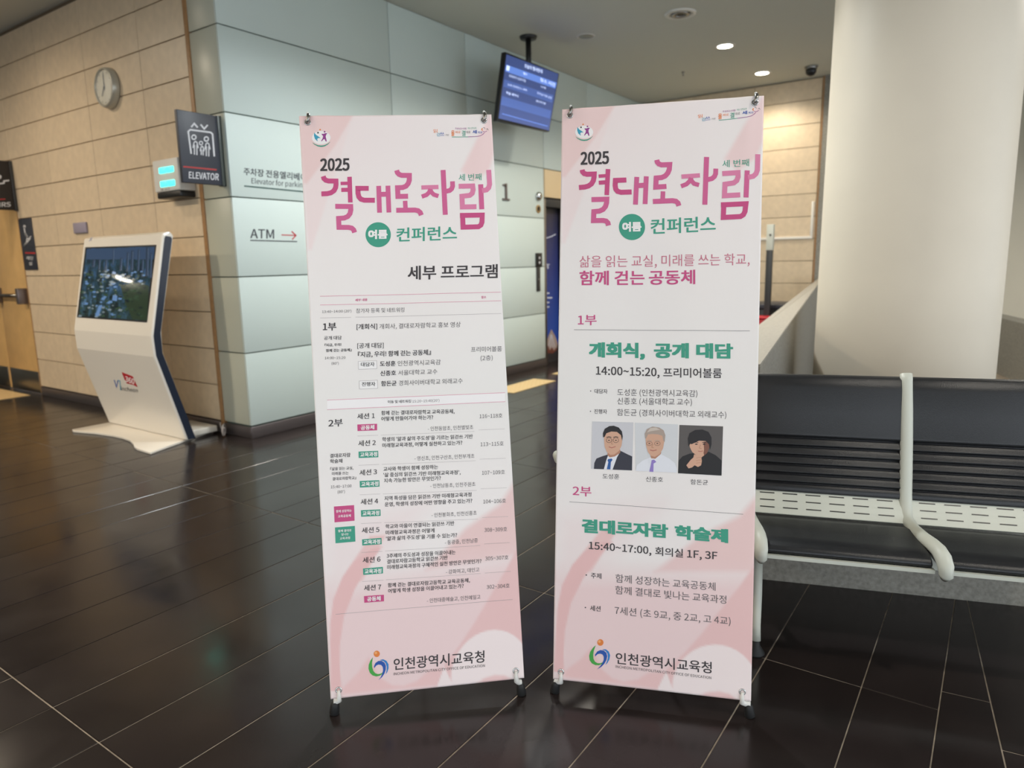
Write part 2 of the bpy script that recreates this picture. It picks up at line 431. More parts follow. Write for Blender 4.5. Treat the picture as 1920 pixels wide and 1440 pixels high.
# ---- left wall of beige stone, with door and metal base
def stone_tile(parent, m, x, y0, y1, z0, z1, face=-1, th=.02, g=.0035, name='wall_tile'):
    """stone tile in a plane x = const whose face looks to -x"""
    key = (round(y1-y0, 3), round(z1-z0, 3), m.name, face)
    if key not in _cache:
        W_, H_ = y1-y0-2*g, z1-z0-2*g; c = .0022
        V = [(0, 0, 0), (0, W_, 0), (0, W_, H_), (0, 0, H_)]
        V = [(-0., a, b) for _, a, b in V]+[(-(th-c), a, b) for _, a, b in V]+[(-th, c, c), (-th, W_-c, c), (-th, W_-c, H_-c), (-th, c, H_-c)]
        Fc = [(0+i, (i+1) % 4, 4+(i+1) % 4, 4+i) for i in range(4)]+[(4+i, 4+(i+1) % 4, 8+(i+1) % 4, 8+i) for i in range(4)]+[(8, 9, 10, 11)]
        me = bpy.data.meshes.new(name); me.from_pydata(V, [], Fc); me.update(); me.materials.append(m); _cache[key] = me
    o = bpy.data.objects.new(name, _cache[key]); COL.objects.link(o); o.parent = parent
    o.location = (x+random.uniform(-.0006, .0006), y0+g, z0+g)
    return o
wl = struct(box('wall_left', (XL+.02, 5.243, 0), (XL+.25, 8.64, ZC), m_beigejoint), None)
lint = struct(box('wall_left_lintel', (XL+.02, 8.64, 2.14), (XL+.25, 12.4, ZC), m_beigejoint))
lint2 = struct(box('wall_left_far', (XL+.02, 10.26, 0), (XL+.25, 12.4, 2.14), m_beigejoint))
ys_ = [5.243, 5.93, 6.86, 7.77, 8.64]
zs_ = [.10]+[.10+.3*k for k in range(1, 12)]+[3.68]
for a, b in zip(ys_[:-1], ys_[1:]):
    for c, d in zip(zs_[:-1], zs_[1:]):
        stone_tile(wl, m_beige, XL+.02, a, b, c, d)
for a, b in ((8.64, 9.56), (9.56, 10.48), (10.48, 11.4)):
    for c, d in zip(zs_[7:-1], zs_[8:]): stone_tile(lint, m_beige, XL+.02, a, b, c, d)
for c, d in zip(zs_[:7], zs_[1:8]): stone_tile(lint2, m_beige, XL+.02, 10.30, 11.2, c, d)
struct(box('baseboard_left', (XL-.006, 5.243, 0), (XL+.02, 8.64, .092), m_base, None, .002))
struct(box('trim_1', (XL-.012, 5.200, 0), (XL+.06, 5.243, ZC), m_wood, None, .003), 'narrow oak strip between the beige stone wall and the green panels')
# door
dr = bpy.data.objects.new('door_1', None); COL.objects.link(dr); dr.location = (XL, 9.47, 0)
struct(dr, 'pale wooden double door with a push bar and steel kick plates, beside the beige stone wall')
for y0, y1 in ((8.66, 9.462), (9.47, 10.26)):
    box('door_leaf', (XL+.015, y0, .008), (XL+.06, y1, 2.12), m_doorwood, dr, .002)
    box('kick_plate', (XL+.010, y0+.04, .012), (XL+.0148, y1-.02, .25), m_steel, dr, .001)
    pb = tube('push_bar', [(XL-.06, y0+.06, 1.09), (XL-.06, y1-.06, 1.09)], .02, m_steel, dr)
    for yy in (y0+.03, y1-.09):
        box('bar_bracket', (XL-.085, yy, 1.0), (XL+.0145, yy+.06, 1.17), m_base, pb, .006)
box('door_frame', (XL+.0, 8.642, 0), (XL+.07, 8.658, 2.135), m_wood, dr)
# ---- wall of pale green panels
wg = struct(box('wall_center', (XL+.03, YG+.02, 0), (7.725, YG+.35, ZC), m_greenjoint))
wg2 = struct(box('wall_center_right', (7.725, YG+.02, 2.412), (XF, YG+.35, ZC), m_greenjoint))
wg3 = struct(box('wall_center_far', (9.0, YG+.02, 0), (XF, YG+.35, 2.412), m_greenjoint))
ret = struct(box('wall_return', (XL+.02, YG+.03, 0), (XL+.2, 5.199, ZC), m_greenjoint))
gz = [.10, .685, 1.28, 1.88, 2.49, 3.10, 3.72]
def panel_y(parent, x0, x1, z0, z1, m=m_green, g=.0045, nm='wall_panel'):
    box(nm, (x0+g, YG-.004, z0+g), (x1-g, YG+.0195, z1-g), m, parent, .002)
for x0, x1 in ((XL-.004, 5.054), (5.054, 6.19), (6.19, 7.712)):
    for a, b in zip(gz[:-1], gz[1:]): panel_y(wg, x0+(0.0 if x0 > 4 else -.0045), x1, a, b)
for x0, x1 in ((7.712, 8.817), (8.817, XF)):
    for a, b in zip([2.49, 3.10], [3.10, 3.72]): panel_y(wg2, x0, x1, a, b)
for a, b in zip(gz[:4], gz[1:5]): panel_y(wg3, 9.0, XF, a, b)
box('wall_panel', (7.73, YG-.004, 2.146), (9.0, YG+.0195, 2.485), mat('beige_panel', (214, 190, 150), .4), wg2, .002)
for a, b in zip(gz[:-1], gz[1:]):
    box('wall_panel', (XL-.004, YG+.021, a+.0045), (XL+.0195, 5.197, b-.0045), mat('return_panel', (186, 188, 172), .35), ret, .002)
struct(box('baseboard_center', (XL-.010, YG-.010, 0), (7.725, YG+.0, .092), m_base, None, .002))
struct(box('baseboard_return', (XL-.010, YG+.001, 0), (XL-.0045, 5.199, .092), m_base, None, .002))
# elevator doorway (dark reveal, steel frame, leaf with blue poster)
ev = bpy.data.objects.new('door_2', None); COL.objects.link(ev); ev.location = (8.3, YG, 0)
struct(ev, 'elevator doorway with dark frame behind the banners')
box('reveal_panel', (7.727, YG+.022, 0), (7.745, YG+.34, 2.14), m_dark, ev)
box('door_frame', (7.746, YG+.022, 0), (7.80, YG+.10, 2.14), m_steel, ev, .003)
box('door_frame', (7.80, YG+.022, 2.03), (8.995, YG+.10, 2.14), m_dark, ev, .003)
box('door_frame', (8.25, YG+.022, 0), (8.34, YG+.10, 2.03), m_base, ev, .003)
box('door_leaf', (7.801, YG+.12, .0), (8.249, YG+.15, 2.028), m_dark, ev)
box('door_leaf', (8.341, YG+.12, .0), (8.995, YG+.15, 2.028), m_dark, ev)
struct(box('wall_center_shaft', (7.745, YG+.345, 0), (9.0, YG+.4, 2.41), m_dark))
# ---- far wall of beige stone
fwl = struct(box('wall_back', (XF+.02, 2.205, 0), (XF+.3, YG+.35, ZC), m_beigejoint))
zf = [.03, .345, .658, .967, 1.28, 1.59, 1.89, 2.20, 2.513, 2.82, 3.13, 3.44, 3.71]
for a, b in ((2.21, 3.11), (3.11, 4.01), (4.01, 4.835)):
    for c, d in zip(zf[:-1], zf[1:]): stone_tile(fwl, m_beige, XF+.02, a, b, c, d)
struct(box('trim_2', (XF-.01, 2.185, 0), (XF+.3, 2.205, ZC), m_wood), 'slim oak edge strip closing the far beige stone wall')
struct(box('trim_3', (XF-.005, 1.86, 0), (XF+.3, 2.184, ZC), m_conc), 'grey upright strip between the far stone wall and the column')
# ---- plaster wall on the right, bulkhead above it
struct(box('wall_right', (XF, -6.0, 0), (XF+.3, 1.859, ZC), m_plaster))
ztop = on_x(1915, 322, XF-.5)[2]
struct(box('trim_4', (XF-.8, -6.0, ztop+.0), (XF-.002, -1.0, ZC), m_darkceil), 'dark ceiling bulkhead over the plaster wall')
# ---- unseen walls added on the left to keep world light off the kiosk
struct(box('wall_blocker_left', (-7.0, 3.5, 0), (-6.8, 21.7, ZC), m_plaster))
struct(box('wall_blocker_end', (-7.0, 21.7, 0), (XL+.02, 21.9, ZC), m_plaster))
# ---- round column
colm = struct(lathe('column', [(.503, 0), (.50, 1.2), (.494, 2.4), (.486, ZC)], (4.9687, .4891, 0), m_column, None, 96), 'thick round cream column behind the black bench')
# ---- granite plinth behind the bench, parapet running away, low wall beside the column
pl = struct(mk('wall_plinth', [bw(-.62, 2.992, 0), bw(2.6, 2.992, 0), bw(2.6, 3.2, 0), bw(-.62, 3.2, 0), bw(-.62, 2.992, .72), bw(2.6, 2.992, .72), bw(2.6, 3.2, .72), bw(-.62, 3.2, .72)],
                [(0, 3, 2, 1), (4, 5, 6, 7), (0, 1, 5, 4), (1, 2, 6, 5), (2, 3, 7, 6), (3, 0, 4, 7)], m_conc), 'low grey granite wall behind the bench')
_d = ray(1428, 684); S1 = C0+_d*((3.25-C0 @ NB)/(_d @ NB))
S2 = on_z(1430.6, 606, S1[2])
e1 = on_x(1536.5, 531, 8.4); e2 = on_z(1539, 520, e1[2])
u1, u2 = (e1-S1)/np.linalg.norm(e1-S1), (e2-S2)/np.linalg.norm(e2-S2)
f1, f2 = S1-u1*.05, S2-u2*(.05+float((S2-S1) @ u2))
def par(p, z=None): return (p[0], p[1], p[2] if z is None else z)
V = [par(f1), par(e1), par(e2), par(f2), par(f1, 0), par(e1, 0), par(e2, 0), par(f2, 0)]
ppt = struct(mk('wall_parapet', V, [(0, 1, 2, 3), (7, 6, 5, 4), (0, 4, 5, 1), (1, 5, 6, 2), (2, 6, 7, 3), (3, 7, 4, 0)], m_conc), 'grey granite parapet with a paler sloping coping running back towards the far wall')
up = np.array([0, 0, .012])
mk('coping', [par(f1+up), par(e1+up), par(e2+up), par(f2+up), par(f1), par(e1), par(e2), par(f2)],
   [(0, 1, 2, 3), (7, 6, 5, 4), (0, 4, 5, 1), (1, 5, 6, 2), (2, 6, 7, 3), (3, 7, 4, 0)], m_conclight, ppt)
a_, b_ = on_z(1866, 594, .62), on_z(1920, 607, .62); dd = (b_-a_)/np.linalg.norm(b_-a_)
nn_ = np.array([-dd[1], dd[0], 0]); nn_ = nn_ if nn_ @ np.array([1, 0, 0]) > 0 else -nn_
a_, b_ = a_-dd*.6, a_+dd*3.0
struct(prism('wall_low_right', [par(a_, 0), par(b_, 0), par(b_, .62), par(a_, .62)], nn_*.2, m_conc), 'low grey granite wall to the right of the column')

# ================================================================== CEILING FITTINGS
def downlight(x, y, label, lit=True, group=None, k=1.):
    t = empty('downlight', label, 'ceiling light', (x, y, ZC), group)
    lathe('trim_ring', [(.115*k, -.006), (.115*k, 0), (.082*k, 0), (.082*k, -.008), (.108*k, -.008)], (x, y, ZC), m_whiteplas, t, 32, ring=True)
    lathe('lens', [(.081*k, -.004), (.081*k, -.001)], (x, y, ZC), mat('lamp_lens', (255, 250, 235), .5, emit=(255, 246, 226), estr=26.), t, 32)
    return t
downlight(8.40, 2.82, 'lit round ceiling downlight, the nearer and higher in view of the two')
downlight(9.90, 2.82, 'lit round ceiling downlight beside the security camera, the farther of the two')
for i, a in enumerate(LAMPS[2:]):
    if a[0] == 7.05: continue        # its fitting, the louvred ring, is built below
    downlight(a[0], a[1], 'unseen round downlight put in the ceiling to light the hall, outside the picture', group='downlights over the near part of the hall')
t = empty('ceiling_diffuser', 'unlit round air diffuser in the ceiling nearest the viewer', 'air vent', (7.05, 2.82, ZC))
lathe('outer_ring', [(.15, -.012), (.155, 0), (.105, 0), (.11, -.016), (.14, -.016)], (7.05, 2.82, ZC), m_whiteplas, t, 40, ring=True)
lathe('inner_ring', [(.085, -.02), (.09, 0), (.05, 0), (.055, -.02)], (7.05, 2.82, ZC), m_steel, t, 32, ring=True)
lathe('hub', [(.03, -.014), (.035, 0)], (7.05, 2.82, ZC), m_dark, t, 24)
t = empty('ceiling_speaker', 'flat round grey speaker cover in the ceiling near the hanging screen', 'speaker', (7.1, 3.9, ZC))
lathe('rim', [(.095, -.005), (.1, 0), (.08, 0), (.082, -.007)], (7.1, 3.9, ZC), m_whiteplas, t, 32, ring=True)
lathe('grille', [(.079, -.005), (.079, 0)], (7.1, 3.9, ZC), m_steel, t, 32)
t = empty('security_camera', 'small dark dome security camera on the ceiling by the column', 'camera', (9.99, 2.234, ZC))
lathe('mount', [(.075, -.03), (.08, 0)], (9.99, 2.234, ZC), m_steel, t, 24)
lathe('dome', [(.012, -.115), (.04, -.105), (.062, -.075), (.068, -.031)], (9.99, 2.234, ZC), m_black, t, 24)
t = tag(lathe('sprinkler', [(.012, -.05), (.012, -.03), (.006, -.03), (.006, -.012), (.022, -.006), (.024, 0)], (9.19, 3.62, ZC), m_steel, None, 16), 'tiny metal sprinkler head in the ceiling', 'sprinkler')

# hanging monitor
MY = 4.3
mt = empty('hanging_monitor', 'flat screen with a blue timetable hung from the ceiling on a black pole', 'screen', (6.6, MY+.08, ZC))
def mon(x, y, l): p = on_y(x, y, MY); return (p[0], MY-l, p[2])
c4 = [mon(947.5, 97, 0), mon(1048.5, 138, 0), mon(1030, 247, 0), mon(932, 226.5, 0)]
x0 = (c4[0][0]+c4[3][0])/2; x1 = (c4[1][0]+c4[2][0])/2; z1 = (c4[0][2]+c4[1][2])/2; z0 = (c4[2][2]+c4[3][2])/2
prism('casing', c4, (0, .05, 0), m_black, mt, .004)
art = Art(lambda x, y, l: mon(x, y, l), 8, 920, 80); art.lift = .0015
sc = lambda n, c, e=1.: mat(n, c, .4, emit=c, estr=e)
art.poly(sc('screen_blue', (66, 84, 140), .42), [(235, 175), (1015, 470), (872, 1318), (118, 1135)])
art.poly(sc('screen_band', (100, 135, 215), .6), [(232, 330), (990, 600), (968, 690), (218, 430)], .002)
art.poly(sc('screen_row', (78, 104, 172), .45), [(205, 550), (940, 790), (920, 905), (190, 660)], .002)
art.poly(sc('screen_row', (78, 104, 172), .45), [(170, 800), (905, 1020), (885, 1140), (150, 930)], .002)
lt = sc('screen_text', (200, 215, 245), .9)
art.text(lt, '오늘의 행사안내', (505, 375), (772, 465), 62, .02, .003)
art.poly(lt, [(238, 340), (285, 355), (272, 425), (230, 412)], .003)
art.text(lt, '행사', (485, 480), (545, 500), 40, .02, .003)
art.text(lt, '장소 시간', (740, 580), (965, 665), 55, .02, .003)
art.text(lt, '국제회의 심포지엄', (270, 515), (520, 595), 42, 0, .003)
art.text(lt, '프리미어볼룸', (745, 675), (825, 700), 34, 0, .003)
art.text(lt, '교육 컨퍼런스 세부', (250, 645), (545, 735), 36, 0, .003)
art.text(lt, '회의실 이층 삼층', (695, 770), (915, 850), 36, 0, .003)
art.text(lt, '학술 세미나', (230, 770), (415, 825), 42, .01, .003)
art.text(lt, '회의실', (675, 890), (820, 930), 34, 0, .003)
art.line(sc('screen_band', (100, 135, 215)), [(165, 1065), (850, 1255)], 10, .003)
art.emit('display_picture', mt)
tube('pole', [(6.72, MY+.09, 3.3), (6.72, MY+.09, ZC-.02)], .03, m_black, mt, 16)
lathe('ceiling_plate', [(.085, -.03), (.095, 0)], (6.72, MY+.09, ZC), m_black, mt, 24)
box('bracket', (6.62, MY+.051, 2.95), (6.82, MY+.085, 3.33), m_black, mt, .004)

# ================================================================== LEFT: kiosk, clock, signs
ki = empty('information_kiosk', 'white freestanding touch screen kiosk leaning back in front of the beige stone wall', 'kiosk', (2.9, 5.78, 0))
KY0, KY1 = 5.17, 6.40
prof = [(2.903, 1.612), (2.734, .860), (2.738, .705), (2.925, .02), (3.006, .02), (2.812, .730), (2.817, .890), (2.988, 1.600), (2.960, 1.632)]
def chaik(P): return P
body = prism('body', [(x, KY0, z) for x, z in prof], (0, KY1-KY0, 0), m_white, ki, .012)
for p in body.data.polygons: p.use_smooth = False
prism('side_strip', [(2.913, KY0-.004, 1.578), (2.751, KY0-.004, .862), (2.755, KY0-.004, .713), (2.938, KY0-.004, .024), (2.998, KY0-.004, .024), (2.804, KY0-.004, .728), (2.806, KY0-.004, .882), (2.970, KY0-.004, 1.575), (2.962, KY0-.004, 1.590), (2.922, KY0-.004, 1.596)], (0, .006, 0), m_navy, ki)
# screen on the leaning face
fa, fb = np.array([2.903, KY0, 1.612]), np.array([2.734, KY0, .860])
fn_ = np.cross(fb-fa, [0, 1, 0]); fn_ /= np.linalg.norm(fn_); fn_ = -fn_ if fn_[0] > 0 else fn_
def kface(x, y, l): p = on_plane(x, y, fa, fn_); return tuple(p+fn_*l)
scr = [kface(160.8, 463.8, .001), kface(293.4, 459.2, .001), kface(275.8, 604.5, .001), kface(145.2, 595, .001)]
o = prism('screen_bezel', scr, fn_*.003, m_black, ki)
m_scr = mat('kiosk_picture', (60, 80, 110), .03, spec=.5)
nt = m_scr.node_tree; b = nt.nodes['Principled BSDF']
tc = nt.nodes.new('ShaderNodeTexCoord'); mp = nt.nodes.new('ShaderNodeMapping'); mp.inputs['Scale'].default_value = (8, 8, 6)
n1 = nt.nodes.new('ShaderNodeTexNoise'); n1.inputs['Scale'].default_value = 1.6; n1.inputs['Detail'].default_value = 8; n1.inputs['Roughness'].default_value = .7
rp = nt.nodes.new('ShaderNodeValToRGB'); e = rp.color_ramp.elements
e[0].position = .36; e[0].color = (*lin((36, 48, 58)), 1); e[1].position = .72; e[1].color = (*lin((150, 178, 205)), 1)
for p_, c_ in ((.46, (44, 66, 60)), (.54, (66, 92, 104)), (.62, (84, 112, 140))):
    q = e.new(p_); q.color = (*lin(c_), 1)
sx = nt.nodes.new('ShaderNodeSeparateXYZ'); gr = nt.nodes.new('ShaderNodeMapRange'); gr.inputs[1].default_value = .95; gr.inputs[2].default_value = 1.55
mx = nt.nodes.new('ShaderNodeMix'); mx.data_type = 'RGBA'; mx.blend_type = 'MULTIPLY'
g2 = nt.nodes.new('ShaderNodeValToRGB'); g2.color_ramp.elements[0].color = (.30, .48, .36, 1); g2.color_ramp.elements[1].color = (.55, .78, 1.25, 1)
nt.links.new(tc.outputs['Object'], mp.inputs[0]); nt.links.new(mp.outputs[0], n1.inputs['Vector']); nt.links.new(n1.outputs[0], rp.inputs[0])
nt.links.new(tc.outputs['Object'], sx.inputs[0]); nt.links.new(sx.outputs['Z'], gr.inputs[0]); nt.links.new(gr.outputs[0], g2.inputs[0])
nt.links.new(rp.outputs[0], mx.inputs[6]); nt.links.new(g2.outputs[0], mx.inputs[7]); mx.inputs[0].default_value = .8
nt.links.new(mx.outputs[2], b.inputs['Emission Color']); b.inputs['Emission Strength'].default_value = .6
b.inputs['Base Color'].default_value = (.01, .01, .012, 1)
ins = [kface(163.0, 466.5, .0045), kface(290.8, 462, .0045), kface(273.6, 601.5, .0045), kface(149.0, 592.5, .0045)]
mk('screen', ins, [(0, 1, 2, 3)], m_scr, ki)
kp = Art(kface, 6, 120, 420); kp.lift = .0052; rnd = random.Random(5)
def ek(n, c, e=.5): return mat('kiosk_'+n, tuple(v//6 for v in c), .1, emit=c, estr=e)
kp.poly(ek('haze', (84, 110, 146), .32), [(262, 285), (1030, 258), (1015, 400), (255, 400)])
kp.poly(ek('park', (66, 84, 62), .35), [(640, 690), (860, 660), (965, 700), (940, 1085), (780, 1075), (700, 900)])
for x_, y_, w_, h_ in ((560, 270, 16, 200), (640, 380, 30, 150), (715, 320, 28, 220), (762, 300, 34, 230), (838, 290, 26, 240), (930, 262, 40, 330), (470, 400, 30, 130), (400, 400, 24, 120), (330, 400, 34, 90), (885, 400, 24, 200), (980, 330, 22, 280)):
    kp.poly(ek('tower', (66, 82, 104), .4), [(x_, y_), (x_+w_, y_+2), (x_+w_-8, y_+h_), (x_-8, y_+h_)], .0056)
    kp.line(ek('window_line', (120, 146, 178), .5), [(x_+w_*.7, y_+10), (x_+w_*.7-7, y_+h_-10)], 4, .006)
for i_ in range(230):
    y_ = rnd.uniform(520, 1050); x_ = rnd.uniform(262-(y_-262)*.10, 960-(y_-262)*.10); s_ = rnd.uniform(8, 26); park = x_ > 660 and y_ > 680
    c_ = rnd.choice((('block_blue', (120, 160, 210), .5), ('block_pale', (150, 165, 170), .45), ('block_green', (70, 96, 70), .4), ('block_dark', (34, 46, 50), .4))) if not park else rnd.choice((('block_green', (70, 96, 70), .4), ('block_dark', (34, 46, 50), .4)))
    a0_ = rnd.uniform(0, 3); kp.poly(ek(*c_), [(x_+s_*math.cos(a0_+k*1.57)*1.2, y_+s_*math.sin(a0_+k*1.57)*.7) for k in range(4)], .0056+.0001*(i_ % 5))
kp.poly(ek('block_blue', (120, 160, 210), .5), [(560, 800), (610, 810), (605, 870), (550, 860)], .0064)
kp.poly(ek('block_blue', (120, 160, 210), .5), [(400, 920), (440, 910), (400, 1035), (360, 1040)], .0064)
kp.emit('screen_picture', ki)
lf, lb = np.array([2.738, KY0, .705]), np.array([2.925, KY0, .02])
ln_ = np.cross(lb-lf, [0, 1, 0]); ln_ /= np.linalg.norm(ln_); ln_ = -ln_ if ln_[0] > 0 else ln_
ka = Art(lambda x, y, l: tuple(on_plane(x, y, lf, ln_)+ln_*l), 20.57, 200, 680); ka.lift = .001
ka.poly(m_red, [(580, 360), (1010, 530), (1200, 945), (1040, 860), (780, 800), (690, 640)])
ka.text(m_inkw, '360', (720, 720), (1080, 840), 210, .02, .002)
ka.line(m_blue, [(295, 665), (385, 945), (440, 680)], 40)
ka.line(m_teal, [(440, 680), (510, 700), (545, 1060)], 32)
ka.text(m_ink, 'incheon', (550, 1065), (1205, 1150), 150, .01)
ka.emit('logo', ki)
kb = Art(kface, 6, 120, 420); kb.lift = .001
kb.line(m_blue, [(285, 195), (318, 152)], 5); kb.line(m_inkgrey, [(300, 165), (310, 190)], 4)
kb.emit('corner_mark', ki)
pts = [(2.614, 6.36), (2.68, 6.12), (2.712, 5.90), (2.716, 5.74), (2.70, 5.60), (2.655, 5.46), (2.612, 5.36), (2.593, 5.28), (2.585, 5.08), (3.255, 5.33), (3.262, 5.95), (3.262, 6.42), (2.63, 6.42)]
prism('base_plate', [(x, y, 0.001) for x, y in pts], (0, 0, .018), m_white, ki, .003)
box('rear_box', (3.02, 5.24, .0195), (3.24, 5.62, .072), m_white, ki, .008)
cb = []
for i in range(90):
    q = i/89; a = q*3.3*2*pi; rr_ = .045-.012*math.sin(q*7)
    cb.append((3.215+.02*math.sin(q*5)+rr_*math.cos(a)*.55, 5.175-.10*q+rr_*math.cos(a)*.5, .075-.03*q+rr_*.75*math.sin(a)+.0))
tag(tube('power_cable', cb, .006, mat('cable_grey', (165, 155, 148), .5), None, 8), 'loops of grey power cable behind the kiosk base at the wall corner', 'cable')

# wall clock
ck = empty('wall_clock', 'round silver rimmed clock on the beige stone wall', 'clock', (XL, 6.46, 2.90))
cc = (XL, 6.44, 2.885)
lathe('rim', [(.162, 0), (.168, .012), (.163, .045), (.155, .062), (.143, .063), (.140, .050), (.140, .02)], cc, mat('silver_rim', (176, 172, 158), .3, metal=.3), ck, 48, (-1, 0, 0), ring=True)
lathe('dial', [(.139, .02), (.139, .050)], cc, mat('clock_dial', (226, 219, 200), .5), ck, 48, (-1, 0, 0))
def hand(name, L_, ang, wd, lift):
    a = math.radians(ang); dy, dz = -math.sin(a), math.cos(a)      # seen from -x the clock's right is towards -y
    p0 = np.array([XL-lift, cc[1]-dy*.02, cc[2]-dz*.02]); p1 = np.array([XL-lift, cc[1]+dy*L_, cc[2]+dz*L_]); s_ = np.array([0, dz, -dy])*wd
    prism(name, [p0+s_, p0-s_, p1-s_*.5, p1+s_*.5], (-.003, 0, 0), m_ink, ck)
hand('minute_hand', .115, 2, .005, .052); hand('hour_hand', .08, 215, .006, .0555)
lathe('centre_cap', [(.008, .0505), (.008, .0598)], cc, m_ink, ck, 16, (-1, 0, 0))
for k in range(12):
    a = k*pi/6; p = np.array([XL-.0505, cc[1]-math.sin(a)*.118, cc[2]+math.cos(a)*.118]); q = p+np.array([0, -math.sin(a)*.012, math.cos(a)*.012]); s_ = np.array([0, math.cos(a), math.sin(a)])*.0025
    prism('hour_mark', [p+s_, p-s_, q-s_, q+s_], (-.001, 0, 0), m_ink, ck)
gl = mat('clear_cover', (235, 240, 240), .04, alpha=.12)
lathe('glass_cover', [(.139, .0600), (.12, .0625), (.08, .065), (.03, .066), (.002, .0662)], cc, gl, ck, 48, (-1, 0, 0))

# display box with two turquoise number windows
db = empty('number_display', 'white wall box with two glowing turquoise readouts on the stone wall beside the elevator sign', 'display', (XL, 5.46, 1.9))
bevel(box('housing', (3.15, 5.30, 1.955), (XL, 5.66, 2.20), m_whiteplas, db), .012, 3)
bevel(box('lower_housing', (3.158, 5.31, 1.905), (XL, 5.65, 1.954), m_black, db), .012, 3)
m_cy = mat('turquoise_led', (60, 235, 215), .4, emit=(50, 235, 210), estr=3.2)
for zz in (2.115, 2.012):
    for y0, y1 in ((5.455, 5.545), (5.35, 5.44)):
        bevel(box('readout', (3.143, y0+.01, zz-.02), (3.151, y1+.015, zz+.022), m_cy, db), .006, 2)
dp = Art(lambda x, y, l: (3.1495-l,)+tuple(on_x(x, y, 3.15)[1:]), 3, 0, 0); dp.text(m_inkgrey, '층 NO', (905, 1075), (955, 1068), 12, 0); dp.emit('small_print', db)
tag(bevel(box('power_socket', (XL-.022, 7.14, 1.70), (XL-.0005, 7.39, 1.80), mat('lilac_grey_plate', (150, 142, 158), .5)), .006), 'small lilac grey rectangular plate on the stone wall above the kiosk', 'wall plate')

# projecting elevator sign
SY = 4.89
es = empty('elevator_sign', 'charcoal projecting sign with lift pictogram, mounted at the corner of the green wall', 'sign', (XL, SY+.02, 2.2))
def esf(x, y, l): p = on_y(x, y, SY); return (p[0], SY-l, p[2])
box('sign_panel', (2.938, SY, 1.962), (3.250, SY+.03, 2.462), m_signdark, es, .004)
box('mounting_bracket', (3.2505, SY-.004, 1.958), (XL-.0045, SY+.05, 2.466), mat('bracket_green_grey', (66, 72, 68), .4), es, .004)
a_ = Art(esf, 3, 0, 0); a_.lift = .0012; W_ = m_signwhite
a_.line(W_, [(1075, 715), (1092, 695), (1112, 718)], 9); a_.line(W_, [(1128, 700), (1148, 725), (1168, 703)], 9)
a_.line(W_, [(1075, 865), (1058, 740), (1070, 730), (1185, 745), (1195, 755), (1205, 880)], 9)
for cx, cy, r_, hh in ((1090, 772, 15, 1), (1160, 782, 15, 1), (1130, 805, 12, .75)):
    a_.ell(W_, (cx, cy), r_, r_*1.05); a_.ell(m_signdark, (cx, cy), r_*.55, lift=.0018)
for cx, y0, y1, s_ in ((1099, 795, 870, 1), (1166, 803, 878, 1), (1136, 822, 872, .75)):
    a_.line(W_, [(cx-14*s_, y0+38*s_), (cx-8*s_, y0+6), (cx, y0), (cx+8*s_, y0+6), (cx+16*s_, y0+38*s_)], 6)
    a_.line(W_, [(cx-6*s_, y0+20), (cx-6*s_, y1)], 6); a_.line(W_, [(cx+8*s_, y0+20), (cx+8*s_, y1+2)], 6)
a_.line(m_signred, [(1030, 937), (1218, 955)], 8)
a_.text(W_, 'ELEVATOR', (1062, 1003), (1230, 1015), 38, .02)
a_.emit('pictogram', es)
# projecting stairs sign over the door
t = empty('stairs_sign', 'black projecting sign above the wooden door, cut by the edge of the photo', 'sign', (XL, 8.6, 2.2))
box('sign_panel', (2.92, 8.60, 1.985), (XL-.03, 8.63, 2.482), mat('black_sign', (34, 30, 30), .5), t, .004)
box('mounting_bracket', (XL-.0295, 8.595, 1.98), (XL+.0005, 8.638, 2.487), m_dark, t, .004)
def stf(x, y, l): p = on_y(x, y, 8.6); return (p[0], 8.6-l, p[2])
a_ = Art(stf, 3, 0, 280); a_.lift = .0015
a_.line(W_, [(-70, 230), (-38, 230), (-38, 212), (-8, 212), (-8, 194), (22, 190), (22, 178), (52, 175)], 8)
a_.ell(W_, (-4, 155), 12)
a_.line(m_signred, [(-80, 286), (30, 280)], 6)
a_.text(W_, 'STAIRS', (-90, 328), (60, 322), 26, .02)
a_.emit('pictogram', t)
# narrow flat sign on the stone wall
t = empty('escape_stair_sign', 'narrow upright charcoal sign flat on the stone wall beside the door', 'sign', (XL, 8.46, 1.6))
box('sign_panel', (XL-.014, 8.312, 1.365), (XL-.0005, 8.612, 1.895), m_signdark, t, .003)
a_ = Art(lambda x, y, l: (XL-.014-l,)+tuple(on_x(x, y, XL-.014)[1:]), 3, 0, 280); a_.lift = .0015
a_.line(W_, [(135, 435), (142, 470), (155, 490), (150, 520), (135, 545)], 7); a_.line(W_, [(140, 470), (160, 505), (175, 488)], 6); a_.line(W_, [(135, 545), (172, 500)], 6)
a_.ell(W_, (138, 434), 8)
a_.line(m_signred, [(142, 582), (200, 584)], 9)
a_.text(W_, '계단', (148, 622), (188, 624), 22, .02); a_.text(W_, '실', (163, 652), (182, 652), 20, .02)
a_.emit('pictogram', t)

